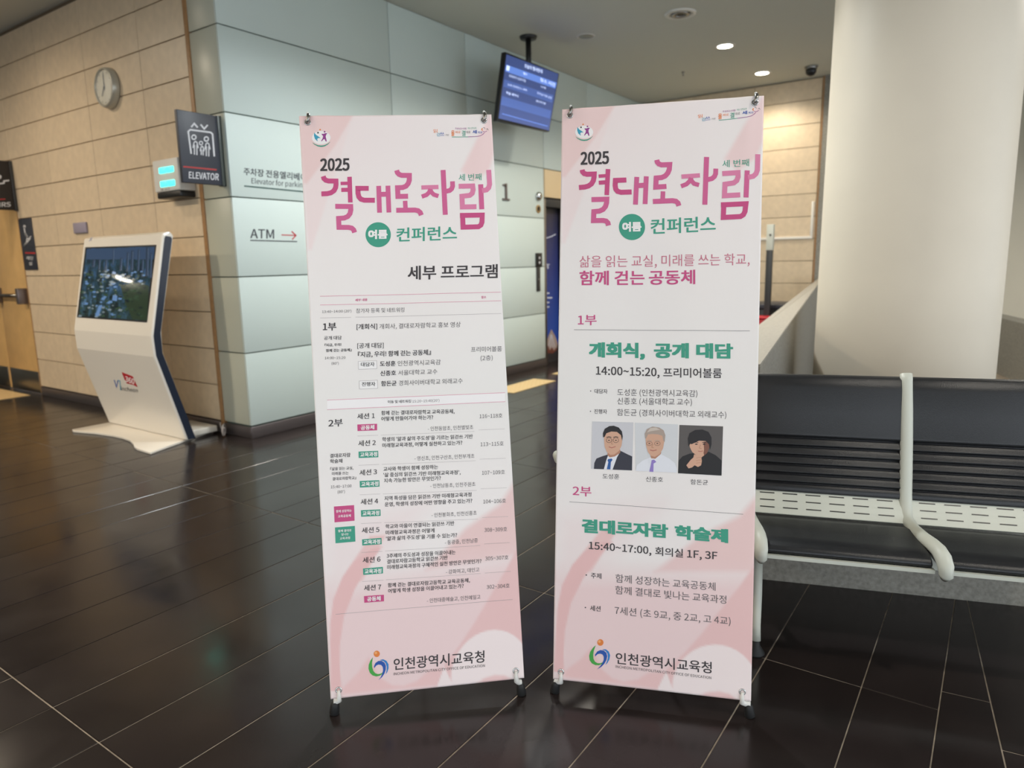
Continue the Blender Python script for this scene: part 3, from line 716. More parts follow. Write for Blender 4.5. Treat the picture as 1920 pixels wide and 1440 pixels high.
# green wall lettering
def gw(x, y, l): p = on_y(x, y, YG-.004); return (p[0], YG-.004-l, p[2])
a_ = Art(gw, 8, 440, 290); a_.lift = .002
a_.text(m_txtgrey, '주차장 전용엘리베이터', (132, 305), (1175, 408), 112, .015)
a_.text(m_txtgrey, 'Elevator for parking', (250, 430), (1072, 498), 78, 0)
a_.line(mat('line_dark_green', (60, 88, 84), .5), [(140, 470), (1240, 575)], 20)
tag(a_.emit('wall_lettering'), 'dark Korean and English lettering about the parking elevator, underlined, on the green wall', 'sign')
a_ = Art(gw, 8, 440, 290); a_.lift = .002
a_.text(m_txtgrey, 'ATM', (232, 1252), (590, 1260), 138, .01)
a_.line(m_txtgrey, [(232, 1285), (935, 1303)], 15)
a_.line(m_txtred, [(700, 1203), (915, 1212)], 14); a_.line(m_txtred, [(852, 1150), (918, 1212), (860, 1272)], 16)
tag(a_.emit('wall_lettering'), 'grey ATM lettering with a red arrow and underline on the green wall', 'sign')
nv, nf = glyphs('1', 0.)
x0, x1 = nv[:, 0].min(), nv[:, 0].max(); z0, z1 = nv[:, 1].min(), nv[:, 1].max()
mnum = bpy.data.meshes.new('floor_number')
fr = [(6.80+(p[0]-x0)/(x1-x0)*.14, YG-.02, 2.055+(p[1]-z0)/(z1-z0)*.19) for p in nv]; bk = [(a, YG-.0042, c) for a, _, c in fr]
ns = len(fr); bmn = bmesh.new(); vs = [bmn.verts.new(p) for p in fr]
for f_ in nf:
    try: bmn.faces.new([vs[i] for i in f_])
    except ValueError: pass
ex = bmesh.ops.extrude_face_region(bmn, geom=bmn.faces[:]); 
for g_ in ex['geom']:
    if isinstance(g_, bmesh.types.BMVert): g_.co.y = YG-.0042
bmesh.ops.recalc_face_normals(bmn, faces=bmn.faces); bmn.to_mesh(mnum); bmn.free()
tag(link('floor_number', mnum, None, m_base), 'small raised metal numeral one on the green wall by the elevator', 'number')
t = empty('wall_bell', 'round silver bell shaped knob on the green wall, above the brass ring', 'alarm bell', (7.57, YG, 2.14))
lathe('bell', [(.052, .0045), (.055, .02), (.04, .045), (.012, .055)], (7.57, YG, 2.144), m_chrome, t, 24, (0, -1, 0))
t = empty('key_switch', 'round brass ringed key switch on the green wall, under the silver bell', 'switch', (7.57, YG, 1.99))
lathe('ring', [(.05, .0045), (.05, .014), (.032, .016), (.030, .006)], (7.57, YG, 1.99), mat('brass', (190, 160, 110), .3, metal=.8), t, 24, (0, -1, 0), ring=True)
lathe('keyhole', [(.029, .0045), (.029, .010)], (7.57, YG, 1.99), m_black, t, 20, (0, -1, 0))
t = empty('call_panel', 'black elevator call panel with a long steel plate below, on the green wall', 'call button', (7.55, YG, 1.3))
box('indicator', (7.49, YG-.022, 1.285), (7.625, YG-.0045, 1.45), m_black, t, .003)
box('plate', (7.505, YG-.014, .975), (7.59, YG-.0045, 1.284), m_dark, t, .002)
lathe('button', [(.014, .0145), (.014, .02)], (7.55, YG, 1.12), m_chrome, t, 16, (0, -1, 0))
for zz in (1.39, 1.33): lathe('indicator_lamp', [(.016, .0225), (.016, .026)], (7.56, YG, zz), m_signwhite, t, 16, (0, -1, 0))
# blue poster on the elevator leaf
po = empty('elevator_poster', 'tall dark blue poster with a shell on the elevator door', 'poster', (8.02, YG+.119, 0))
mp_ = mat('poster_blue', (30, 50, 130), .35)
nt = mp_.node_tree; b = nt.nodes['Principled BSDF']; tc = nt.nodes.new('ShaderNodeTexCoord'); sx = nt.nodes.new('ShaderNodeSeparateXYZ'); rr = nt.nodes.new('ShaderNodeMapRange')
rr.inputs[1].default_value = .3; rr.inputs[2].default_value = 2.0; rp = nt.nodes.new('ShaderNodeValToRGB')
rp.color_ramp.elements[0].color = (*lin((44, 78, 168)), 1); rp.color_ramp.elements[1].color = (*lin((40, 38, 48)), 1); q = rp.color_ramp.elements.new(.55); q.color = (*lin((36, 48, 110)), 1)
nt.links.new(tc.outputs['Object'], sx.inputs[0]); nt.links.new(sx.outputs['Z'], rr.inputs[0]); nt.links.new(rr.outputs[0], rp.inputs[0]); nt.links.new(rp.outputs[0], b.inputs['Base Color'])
PYP = YG+.115
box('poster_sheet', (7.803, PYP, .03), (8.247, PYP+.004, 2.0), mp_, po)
def pf(x, y, l): p = on_y(x, y, PYP); return (p[0], PYP-l, p[2])
a_ = Art(pf, 3.275, 920, 300); a_.lift = .001
pale = mat('poster_pale', (200, 205, 220), .5); shell = mat('poster_shell', (170, 150, 140), .5); shell2 = mat('poster_shell_dark', (110, 62, 50), .5)
a_.poly(mat('poster_sand', (52, 48, 50), .5), [(338, 1150), (470, 1120), (470, 1290), (338, 1310)], .0008)
a_.poly(shell, [(372, 1040), (395, 1080), (412, 1125), (405, 1160), (375, 1175), (345, 1160), (338, 1130), (355, 1080)])
for x_ in (352, 366, 380, 394): a_.line(pale, [(372, 1060), (x_, 1150)], 3, .0016)
a_.poly(shell2, [(338, 1150), (352, 1140), (362, 1170), (376, 1150), (388, 1172), (402, 1150), (408, 1165), (380, 1188), (350, 1185)], .0018)
for y_ in (818, 846, 875, 902): a_.line(pale, [(335, y_), (378-(y_ % 3)*9, y_)], 8)
a_.line(pale, [(340, 480), (372, 470), (400, 455)], 5); a_.line(pale, [(350, 640), (352, 668)], 6); a_.line(pale, [(340, 640), (362, 642)], 5)
a_.emit('poster_print', po)
# tactile tiles
def tactile(c4_, label):
    t = empty('tactile_tile', label, 'tactile paving', (*np.mean(np.array(c4_), axis=0),  0) if len(c4_[0]) == 2 else (0, 0, 0))
    prism('tile_plate', [(x, y, .0008) for x, y in c4_], (0, 0, .004), m_yellow, t)
    V, Fc = [], []
    c4n = np.array(c4_)
    for i in range(1, 10):
        for j in range(1, 6):
            u_, v_ = i/10, j/6; p = (c4n[0]*(1-u_)+c4n[1]*u_)*(1-v_)+(c4n[3]*(1-u_)+c4n[2]*u_)*v_; b0 = len(V)
            for k in range(6): V.append((p[0]+.014*math.cos(k*pi/3), p[1]+.014*math.sin(k*pi/3), .0049))
            for k in range(6): V.append((p[0]+.009*math.cos(k*pi/3), p[1]+.009*math.sin(k*pi/3), .009))
            Fc += [(b0+k, b0+(k+1) % 6, b0+6+(k+1) % 6, b0+6+k) for k in range(6)]+[tuple(range(b0+6, b0+12))]
    o = mk('studs', V, Fc, m_yellow, t); o['kind'] = 'stuff'
    return t
tactile([(5.9, 4.10), (6.75, 4.10), (6.75, 4.40), (5.9, 4.40)], 'pale yellow tactile paving strip on the floor seen between the two banners')
tactile([(7.15, 4.10), (8.2, 4.10), (8.2, 4.40), (7.15, 4.40)], 'pale yellow tactile paving strip in front of the elevator door')
tactile([(2.72, 8.72), (3.20, 8.72), (3.20, 9.75), (2.72, 9.75)], 'pale yellow tactile paving strip in front of the wooden door')

# ---- far right: notice frame, post, dark counter, red mat
t = empty('wall_rail', 'thin white L shaped rail fixed on the far beige stone wall', 'rail', (XF, 2.7, 1.6))
for a, b in (((XF-.02, 2.235, 1.585), (XF+.0, 3.5, 1.62)), ((XF-.02, 2.235, 1.6205), (XF, 2.27, 2.09))): box('rail_bar', a, b, m_white, t, .002)
t = empty('steel_post', 'dark upright post with a pale top plate, at the edge of the right banner', 'post', (9.3, 2.6, 0))
pp = on_x(1443, 500, 9.3)
box('post', (9.28, pp[1]-.03, 0), (9.33, pp[1]+.045, 1.43), m_dark, t, .003)
box('top_plate', (9.275, pp[1]-.035, 1.431), (9.335, pp[1]+.05, 1.75), m_frame, t, .003)
lathe('lock', [(.012, 0), (.012, .01)], (9.275, pp[1], 1.62), m_black, t, 12, (-1, 0, 0))
a0, a1 = on_x(1425, 571, 9.5), on_x(1478, 573, 9.5)
t = empty('dark_counter', 'low charcoal counter before the far stone wall beyond the parapet', 'counter', (9.7, (a0[1]+a1[1])/2, 0))
box('counter_body', (9.52, a1[1]+.02, 0), (10.2, a0[1]+.4, a0[2]-.06), m_dark, t, .005); box('counter_top', (9.5, a1[1], a0[2]-.059), (10.25, a0[1]+.42, a0[2]), m_signdark, t, .005)
b0, b1 = on_x(1425, 592, 9.2), on_x(1460, 604, 9.2)
t = empty('red_bench_box', 'bright red low box glimpsed beside the right banner', 'box', (9.3, (b0[1]+b1[1])/2, 0))
box('box_body', (9.0, b1[1]-.1, 0), (9.25, b0[1]+.3, b0[2]-.03), m_red, t, .01); box('lid', (8.99, b1[1]-.11, b0[2]-.029), (9.26, b0[1]+.31, b0[2]), m_red, t, .008)

# ================================================================== BENCH
bn = empty('waiting_bench', 'black padded airport style bench with pale grey arms in front of the granite wall', 'bench', tuple(bw(.4, 2.6, 0)))
def ext(name, prof_, d0, d1, m, bv=.0, smooth=False, nd=1):
    """profile of (n, z) swept along the bench from d0 to d1"""
    V, Fc = [], []; n = len(prof_)
    for k in range(nd+1):
        d = d0+(d1-d0)*k/nd
        V += [tuple(bw(d, a, b)) for a, b in prof_]
    for k in range(nd):
        for i in range(n): Fc.append((k*n+i, k*n+(i+1) % n, (k+1)*n+(i+1) % n, (k+1)*n+i))
    Fc += [tuple(range(n))[::-1], tuple(range(nd*n, nd*n+n))]
    bmn = bmesh.new(); vs = [bmn.verts.new(v) for v in V]
    for f_ in Fc: bmn.faces.new([vs[i] for i in f_])
    bmesh.ops.recalc_face_normals(bmn, faces=bmn.faces); bmn.verts.index_update(); L = bn.location
    me = bpy.data.meshes.new(name)
    for v_ in bmn.verts: v_.co -= L
    bmn.to_mesh(me); bmn.free(); o = link(name, me, bn, m)
    if bv: bevel(o, bv, 3, 30)
    return o
def back_profile():
    z = [.915, .905]; out = [(2.858, .917)]
    top = (2.845, .912); F_ = lambda zz: 2.725+(zz-.483)*(2.845-2.725)/.43
    pts = [(F_(.90)-.006, .905), (F_(.86)-.010, .87), (F_(.78)-.012, .78), (F_(.70)-.010, .70)]
    gs = [.683, .650, .616, .583, .550, .517]
    for g in gs:
        pts += [(F_(g)-.008, g+.010), (F_(g)-.001, g+.003), (F_(g)+.004, g), (F_(g)-.001, g-.003), (F_(g)-.009, g-.010), (F_(g)-.012, g-.018)]
    pts += [(F_(.49)-.006, .487), (F_(.485)+.01, .480)]
    back = [(F_(.485)+.045, .482), (F_(.70)+.05, .70), (F_(.88)+.04, .89), (F_(.90)+.02, .915)]
    return pts+back
BP = back_profile()
SP = [(2.655, .412), (2.60, .420), (2.52, .416), (2.44, .418), (2.39, .420), (2.362, .410), (2.352, .398), (2.356, .386), (2.40, .376), (2.50, .372), (2.60, .374), (2.652, .392)]
divs = [-.402, .138, .678, 1.218]
for d0, d1 in zip(divs[:-1], divs[1:]):
    e0, e1 = d0+.0165-.018, d1-.0165-.018
    ob = ext('backrest', BP, e0, e1, m_leather, .0); 
    for p in ob.data.polygons: p.use_smooth = True
    md = ob.modifiers.new('b', 'BEVEL'); md.width = .008; md.segments = 3; md.limit_method = 'ANGLE'; md.angle_limit = math.radians(70)
    os_ = ext('seat', SP, d0+.0125-.003, d1-.0125-.003, m_leather, .010)
    # perforated metal strip between seat and back: bars around the slots
    pc = ext('lumbar_panel', [(2.735, .489), (2.732, .489), (2.66, .418), (2.664, .414)], e0-.004, e1+.004, m_frame)
    V, Fc = [], []
    for r_ in range(3):
        n_, z_ = 2.7215-r_*.021, .4786-r_*.0207
        for s_ in range(6):
            c = e0+.052+s_*(e1-e0-.104)/5; b0 = len(V)
            for dn, dz in ((0, 0), (-.0030, -.0030)):
                V += [tuple(bw(c-.026, n_+dn-.0008, z_+dz+.0008)), tuple(bw(c+.026, n_+dn-.0008, z_+dz+.0008))]
            Fc.append((b0, b0+1, b0+3, b0+2))
    sl = mk('slots', V, Fc, m_black, pc); sl['kind'] = 'stuff'
    ext('seat_rail', [(2.358, .384), (2.345, .384), (2.345, .372), (2.40, .366), (2.40, .374)], d0+.011, d1-.011, m_frame)
def ribbon_arm(d):
    path = [(2.862, .925), (2.850, .90), (2.815, .80), (2.780, .68), (2.752, .57), (2.735, .50), (2.718, .455), (2.69, .425), (2.62, .417), (2.54, .421), (2.46, .430), (2.40, .432), (2.365, .424), (2.338, .405), (2.330, .380), (2.345, .365)]
    P = [tuple(bw(d+.013-.031*min(1, max(0, (n-2.34)/.36)), n-.008, z)) for n, z in path]
    return tube('frame_arm', P, [.020]*8+[.019, .02, .021, .022, .023, .022, .02, .012], m_frame, bn, 14, (.85, 1.05))
for d in divs: ribbon_arm(d)
ext('cross_beam', [(2.60, .30), (2.60, .355), (2.54, .355), (2.54, .30)], divs[0]-.02, divs[-1]+.02, m_frame, .006)
for d in (divs[0]+.03, divs[1]+.012, divs[3]-.03):
    foot_n = 2.375
    tube('leg', [tuple(bw(d, 2.56, .31)), tuple(bw(d, 2.48, .28)), tuple(bw(d, 2.42, .20)), tuple(bw(d, 2.395, .10)), tuple(bw(d, 2.385, .05))], [.02, .019, .017, .015, .017], m_frame, bn, 14)
    lathe('foot', [(.030, 0), (.032, .006), (.016, .032), (.013, .05)], tuple(bw(d, 2.383, 0)), m_rubber, bn, 24)
    tube('leg', [tuple(bw(d, 2.58, .31)), tuple(bw(d, 2.66, .28)), tuple(bw(d, 2.74, .18)), tuple(bw(d, 2.77, .05))], [.02, .019, .017, .017], m_frame, bn, 14)
    lathe('foot', [(.030, 0), (.032, .006), (.016, .032), (.013, .05)], tuple(bw(d, 2.77, 0)), m_rubber, bn, 24)
# outer armrest at the far left end
tube('armrest', [tuple(bw(-.412, 2.74, .52)), tuple(bw(-.46, 2.70, .60)), tuple(bw(-.545, 2.58, .634)), tuple(bw(-.557, 2.42, .66)), tuple(bw(-.545, 2.38, .655))], [.014, .015, .017, .019, .015], m_frame, bn, 14)

# ================================================================== BANNERS
def banner_sheet_fn(c):
    """c: photograph positions of the sheet's corners TL TR BR BL; the sheet is a 0.6 x 1.8 m rectangle standing on its feet"""
    W_, H_ = .6, 1.8
    src = [(0, H_), (W_, H_), (W_, 0), (0, 0)]; A = []
    for (x, y), (a, b) in zip(src, c):
        A += [[x, y, 1, 0, 0, 0, -a*x, -a*y, -a], [0, 0, 0, x, y, 1, -b*x, -b*y, -b]]
    Hm = np.linalg.svd(np.array(A))[2][-1].reshape(3, 3); K = np.array([[F, 0, 960], [0, -F, 720], [0, 0, 1]]); Q = np.linalg.inv(K) @ Hm
    if Q[2, 2] < 0: Q = -Q
    n1, n2 = np.linalg.norm(Q[:, 0]), np.linalg.norm(Q[:, 1]); s_ = (n1+n2)/2; B = np.array([CR, CU, CF])
    o_ = C0+(Q[:, 2]/s_) @ B; a_ = (Q[:, 0]/n1) @ B; b_ = (Q[:, 1]/n2) @ B; b_ -= a_*(a_ @ b_); b_ /= np.linalg.norm(b_); nrm = np.cross(a_, b_)
    if nrm @ (C0-o_) < 0: nrm = -nrm
    return o_, a_, b_, nrm
def fold(u, v):
    """gentle waves of the hung sheet: u, v in 0..1 from the top left"""
    return (.004*math.sin(pi*v)*math.sin(pi*u)*-1+.0022*math.sin(u*9+v*3.1)*math.sin(pi*v)*math.sin(pi*u)
            + .0028*math.exp(-((u-.12-.10*v)/.05)**2)*math.exp(-v*6)+.0028*math.exp(-((u-.93+.05*v)/.04)**2)*math.exp(-v*6)
            + .0015*math.sin(v*17+u*2)*math.sin(pi*u))
def pip(P, poly):
    x, y = P[:, 0], P[:, 1]; ins = np.zeros(len(P), bool); n = len(poly); dist = np.full(len(P), 1e9)
    for i in range(n):
        x0, y0 = poly[i]; x1, y1 = poly[(i+1) % n]
        c = ((y0 > y) != (y1 > y)) & (x < (x1-x0)*(y-y0)/((y1-y0) if y1 != y0 else 1e-9)+x0); ins ^= c
        dx, dy = x1-x0, y1-y0; t = np.clip(((x-x0)*dx+(y-y0)*dy)/(dx*dx+dy*dy+1e-9), 0, 1); dist = np.minimum(dist, np.hypot(x-x0-t*dx, y-y0-t*dy))
    return np.where(ins, dist, -dist)
m_sheet = bpy.data.materials.new('banner_print'); m_sheet.use_nodes = True; MATS['banner_print'] = m_sheet
nt = m_sheet.node_tree; b = nt.nodes['Principled BSDF']; at_ = nt.nodes.new('ShaderNodeAttribute'); at_.attribute_name = 'print'
nt.links.new(at_.outputs['Color'], b.inputs['Base Color']); b.inputs['Roughness'].default_value = .5; b.inputs['Specular IOR Level'].default_value = .3
LC = [(573, 221), (934, 218), (984, 1271), (620, 1311)]
RC = [(1066, 207), (1447, 181), (1409, 1315), (1037, 1273)]
def r1(x, y): return (x/4.3636+1040, y/4.3636+160)
def r3(x, y): return (x/4.8+1040, y/4.8+760)
def r4(x, y): return (x/4.3636+1020, y/4.3636+1030)
ARC = [r4(1400+352*math.cos(math.radians(a)), 1132+352*math.sin(math.radians(a))) for a in range(180, 361, 10)]
LAYERS = [  # polygon in the right banner's photograph, colour, softness (px), all flat print
    ([r1(60, 150), r1(500, 150), r1(85, 1290), r1(60, 1290)], (244, 226, 224), 6),
    ([r1(60, 150), r1(490, 170), r1(330, 430), r1(85, 750), r1(60, 750)], (240, 210, 207), 4),
    ([r1(1700, 80), r1(1830, 70), r1(1790, 250), r1(1650, 590), r1(1500, 700), r1(1390, 600)], (243, 215, 213), 8),
    ([r3(60, 1000), r3(640, 900), r3(980, 880), r3(420, 1500), r3(0, 1500)], (243, 228, 226), 45),
    ([r3(1830, 800), r3(1840, 1500), r3(900, 1500), r3(1300, 1180), r3(1660, 1000)], (238, 205, 202), 12),
    ([r3(420, 1120), r3(340, 1220), r3(200, 1390), r3(150, 1500), r3(330, 1500), r3(470, 1270), r3(560, 1130)], (238, 200, 197), 4),
    ([r4(60, 200), r4(1760, 200), r4(1760, 1400), r4(60, 1400)], (240, 212, 211), 60),
    ([r4(480, -60), r4(330, 20), r4(230, 130), r4(150, 290), r4(110, 480), r4(95, 700), r4(80, 1000), r4(165, 1010), r4(160, 850), r4(172, 660), r4(220, 440), r4(320, 240), r4(450, 60), r4(560, -60)], (236, 192, 190), 3),
    ([r4(1760, 90), r4(1700, 160), r4(1610, 290), r4(1480, 450), r4(1300, 680), r4(1150, 850), r4(1000, 990), r4(900, 1130), r4(1760, 1300)], (236, 196, 194), 5),
    ([r4(165, 1000), r4(172, 1045), r4(500, 1085), r4(700, 1110), r4(930, 1140), r4(990, 1010), r4(860, 1010), r4(760, 1070), r4(650, 1085), r4(560, 1060), r4(470, 980), r4(420, 860), r4(390, 800), r4(300, 900)], (238, 198, 196), 6),
    (ARC+[r4(1752, 1300), r4(900, 1250), r4(935, 1130), r4(1000, 1000)], (246, 230, 228), 3),
    ([r4(1270, 1200), r4(1330, 1170), r4(1430, 1162), r4(1520, 1185), r4(1580, 1230), r4(1500, 1240)], (238, 200, 198), 5)]
o_, a_, b_, n_ = banner_sheet_fn(RC)
def to_uv(fr, x, y):
    o_, a_, b_, n_ = fr; p = on_plane(x, y, o_, n_)-o_; return (p @ a_)/.6, 1-(p @ b_)/1.8
UVL = [([to_uv((o_, a_, b_, n_), *p) for p in poly], col, s_) for poly, col, s_ in LAYERS]
NU, NV = 120, 340
gu, gv = np.meshgrid(np.linspace(0, 1, NU+1), np.linspace(0, 1, NV+1)); PU = np.stack([gu.ravel()*600, gv.ravel()*1800], 1)
COLR = np.tile(np.array(lin((244, 236, 233))), (len(PU), 1))
_t = np.clip((PU[:, 1]-350)/500, 0, 1)*np.clip((1250-PU[:, 1])/300, 0, 1); COLR = COLR*(1-_t[:, None])+np.array(lin((240, 235, 231)))*_t[:, None]
_t = np.clip(1-PU[:, 1]/420, 0, 1)*np.clip(1-PU[:, 0]/600, 0, 1); COLR = COLR*(1-_t[:, None])+np.array(lin((243, 226, 225)))*_t[:, None]
for poly, c_, s_ in UVL:
    sd = pip(PU, [(u_*600, v_*1800) for u_, v_ in poly]); al = np.clip(sd/(s_*1.65)+.5, 0, 1)[:, None]; COLR = COLR*(1-al)+np.array(lin(c_))*al

def make_banner(corners, label, feet, rear):
    fr = banner_sheet_fn(corners); o_, a_, b_, n_ = fr
    root = empty('x_banner', label, 'banner', tuple(np.array([(feet[0][0]+feet[1][0])/2, (feet[0][1]+feet[1][1])/2, 0])))
    L = root.location
    def S3(u_, v_, l): return o_+a_*(.6*u_)+b_*(1.8*(1-v_))+n_*(fold(u_, v_)+l)
    V = [tuple(S3(i/NU, j/NV, 0)-np.array(L)) for j in range(NV+1) for i in range(NU+1)]
    Fc = [(j*(NU+1)+i, (j+1)*(NU+1)+i, (j+1)*(NU+1)+i+1, j*(NU+1)+i+1) for j in range(NV) for i in range(NU)]
    me = bpy.data.meshes.new('banner_sheet'); me.from_pydata(V, [], Fc); me.update()
    ca = me.color_attributes.new('print', 'FLOAT_COLOR', 'POINT'); ca.data.foreach_set('color', np.concatenate([COLR, np.ones((len(COLR), 1))], 1).astype(np.float32).ravel())
    for p in me.polygons: p.use_smooth = True
    sh = link('banner_sheet', me, root, m_sheet)
    md = sh.modifiers.new('thick', 'SOLIDIFY'); md.thickness = .0006; md.offset = -1 if True else 1
    def fn(x, y, l):
        u_, v_ = to_uv(fr, x, y); return tuple(S3(u_, v_, l))
    # grommets
    for (gx, gy) in ((.042, .011), (.958, .011), (.042, .986), (.958, .986)):
        c = S3(gx, gy, .0); lathe('grommet', [(.0105, -.001), (.0105, .0015), (.0085, .0024), (.0055, .0022), (.005, 0)], tuple(c), m_chrome, sh, 24, tuple(n_), ring=True)
    # stand: hub, four arms with hooks, feet, rear leg
    hub = o_+a_*.3+b_*.80-n_*.055
    lathe('hub', [(.028, -.018), (.032, -.012), (.032, .012), (.026, .018)], tuple(hub), m_black, root, 24, tuple(n_))
    for gx, gy, nm in ((.042, .0, 'upper_arm'), (.958, .0, 'upper_arm')):
        e_ = S3(gx, 0.004, -.012); tube(nm, [tuple(hub), tuple(hub*.5+e_*.5-n_*.012), tuple(e_)], [.0055, .005, .004], m_black, root, 8)
        c = S3(gx, .022, 0)
        hook = [tuple(S3(gx, .004, -.012)), tuple(S3(gx+.004, -.0015, -.006)), tuple(S3(gx+.007, -.001, .004)), tuple(S3(gx+.006, .005, .008)), tuple(S3(gx+.001, .011, .008)), tuple(S3(gx-.004, .0125, .003))]
        tube('hook', hook, [.0045, .005, .0055, .0055, .0052, .0035], m_steel, root, 10)
        lathe('hook_cap', [(.0035, 0), (.0048, .003), (.0035, .0065)], tuple(S3(gx+.003, -.0028, 0)), mat('clear_white', (235, 235, 230), .3), root, 12, tuple(b_))
    for (gx, ft) in ((.042, feet[0]), (.958, feet[1])):
        c = S3(gx, .986, 0); F_ = np.array([ft[0], ft[1], 0.])
        mid = S3(gx, 1.0, -.006)
        k1 = F_+np.array([0, 0, .030]); top = k1+(mid-k1)*1.0
        lg = tube('leg', [tuple(hub), tuple((hub+mid)/2), tuple(mid)], [.0065, .006, .0065], m_black, root, 8)
        tube('leg_joint', [tuple(S3(gx, .986, .002)), tuple(S3(gx+(.002 if gx < .5 else -.002), .994, .007)), tuple(S3(gx, 1.003, .002)), tuple(top*.45+k1*.55), tuple(k1+np.array([0, 0, .012]))], [.0042, .0060, .0085, .0092, .0085], m_whiteplas, root, 12)
        ax = (top-F_); ax = ax/np.linalg.norm(ax); ax = ax*.35+np.array([0, 0, .65]); ax /= np.linalg.norm(ax)
        lathe('rubber_foot', [(.0145, 0), (.0155, .003), (.0135, .028), (.0105, .040)], tuple(F_), m_rubber, root, 20, tuple(ax))
    R_ = np.array([rear[0], rear[1], 0.]); tube('rear_leg', [tuple(hub), tuple(hub*.5+R_*.5), tuple(R_+np.array([0, 0, .02]))], .0065, m_black, root, 8)
    lathe('rubber_foot', [(.013, 0), (.0135, .003), (.011, .03)], tuple(R_), m_rubber, root, 16)
    return root, sh, fn

def title(A, k):
    """the drawn heading, strokes traced in the left banner's enlargement; k maps a point to this banner"""
    def ln(m, pts, wd=44): A.line(m, [k(*p) for p in pts], wd*k.s, sub=3 if len(pts) > 4 else 6)
    ln(m_mag, [(222, 628), (228, 648), (245, 664), (270, 671), (336, 671), (337, 700), (333, 730), (318, 758), (292, 776), (260, 784), (205, 786)])
    ln(m_mag, [(458, 632), (465, 862)], 40); ln(m_mag, [(378, 692), (450, 690)], 30); ln(m_mag, [(384, 750), (452, 748)], 36)
    ln(m_mag2, [(330, 898), (468, 898), (469, 930), (462, 962), (442, 988), (410, 1002), (360, 1006), (363, 1086), (450, 1086), (478, 1092), (495, 1108), (503, 1132)])
    ln(m_mag, [(630, 735), (533, 735), (534, 780), (542, 812), (560, 832), (590, 841), (685, 841)])
    ln(m_mag2, [(720, 712), (728, 952)], 42); ln(m_mag2, [(738, 788), (800, 786)], 44); ln(m_mag2, [(803, 710), (812, 950)], 42)
    ln(m_mag2, [(882, 572), (888, 592), (903, 608), (925, 617), (996, 618), (996, 660), (986, 690), (966, 714), (936, 726), (890, 728), (893, 806), (984, 804)])
    ln(m_mag2, [(958, 845), (962, 925)], 40); ln(m_mag2, [(878, 930), (1045, 928), (1075, 934), (1094, 950), (1104, 975)])
    ln(m_mag3, [(1105, 726), (1258, 722)], 38); ln(m_mag2, [(1186, 740), (1176, 768), (1152, 792), (1108, 808)], 38); ln(m_mag2, [(1184, 742), (1194, 768), (1216, 790), (1258, 804)], 38)
    ln(m_mag2, [(1300, 570), (1320, 972)], 44); ln(m_mag2, [(1384, 672), (1386, 715), (1378, 738), (1360, 754), (1322, 762)], 42)
    ln(m_mag3, [(1440, 716), (1566, 714), (1570, 750), (1562, 780), (1540, 798), (1470, 806), (1474, 902), (1600, 900)])
    ln(m_mag2, [(1638, 700), (1648, 924)], 44); ln(m_mag3, [(1710, 570), (1718, 700), (1710, 730), (1690, 750), (1650, 758)], 44)
    ln(m_mag, [(1452, 978), (1652, 976), (1650, 1040), (1640, 1066), (1618, 1081), (1480, 1084), (1475, 968)], 44)
class KM:
    """similarity/homography from the left enlargement's frame to another picture frame"""
    def __init__(s, f, sc): s.f, s.s = f, sc
    def __call__(s, x, y): return s.f(x, y)

def logo_people(A, cx, cy, s_):
    T = lambda pts: [(cx+x*s_, cy+y*s_) for x, y in pts]
    A.ell(m_inkw, (cx, cy+8*s_), 88*s_, 62*s_, lift=.0005)
    A.poly(m_teal, T([(-66, -42), (-50, -20), (-28, -5), (-5, 12), (-28, 12), (-38, 20), (-32, 44), (-58, 20), (-68, -10)]))
    A.ell(m_ink, (cx-30*s_, cy-38*s_), 8*s_); A.ell(m_orange, (cx-10*s_, cy-66*s_), 7*s_)
    A.poly(m_purple, T([(5, -28), (22, -26), (40, -34), (58, -32), (46, -18), (42, 0), (48, 22), (52, 46), (42, 44), (32, 22), (22, 24), (4, 44), (0, 38), (14, 14), (18, -6), (4, -22)]))
    A.ell(m_purple, (cx+32*s_, cy-46*s_), 8*s_)
    A.line(m_grn, T([(-82, 52), (-60, 70), (-30, 84), (0, 88), (32, 84), (62, 68), (84, 48)]), 9*s_, wds=[2*s_, 7*s_, 11*s_, 12*s_, 11*s_, 7*s_, 2*s_])

def office_logo(A, cx, cy, s_, rot=0.):
    """orange head over a green and a blue crescent; s_ in picture units, 1 = 22 px head radius"""
    c_, sn = math.cos(math.radians(rot)), math.sin(math.radians(rot))
    T = lambda pts: [(cx+(x*c_-y*sn)*s_, cy+(x*sn+y*c_)*s_) for x, y in pts]
    A.ell(m_orange, (cx, cy), 21*s_, 22*s_)
    A.ell(mat('ink_orange_light', (246, 176, 112), .6), (cx-6*s_, cy-7*s_), 9*s_, lift=.0012)
    A.poly(m_leaf, T([(-28, 22), (-46, 45), (-59, 72), (-62, 100), (-54, 128), (-36, 147), (-12, 155), (12, 152), (28, 142), (36, 128), (20, 138), (0, 140), (-18, 132), (-30, 115), (-36, 90), (-36, 60)]))
    A.poly(m_blue, T([(-24, 85), (-12, 62), (8, 50), (30, 50), (50, 64), (58, 86), (56, 112), (46, 138), (28, 162), (2, 182), (20, 160), (32, 136), (38, 112), (36, 92), (26, 78), (8, 74), (-8, 80), (-22, 98)]))
    A.poly(mat('ink_blue_light', (50, 130, 200), .6), T([(18, 44), (42, 40), (64, 52), (77, 76), (76, 104), (66, 130), (54, 144), (62, 118), (64, 92), (58, 68), (44, 52)]))

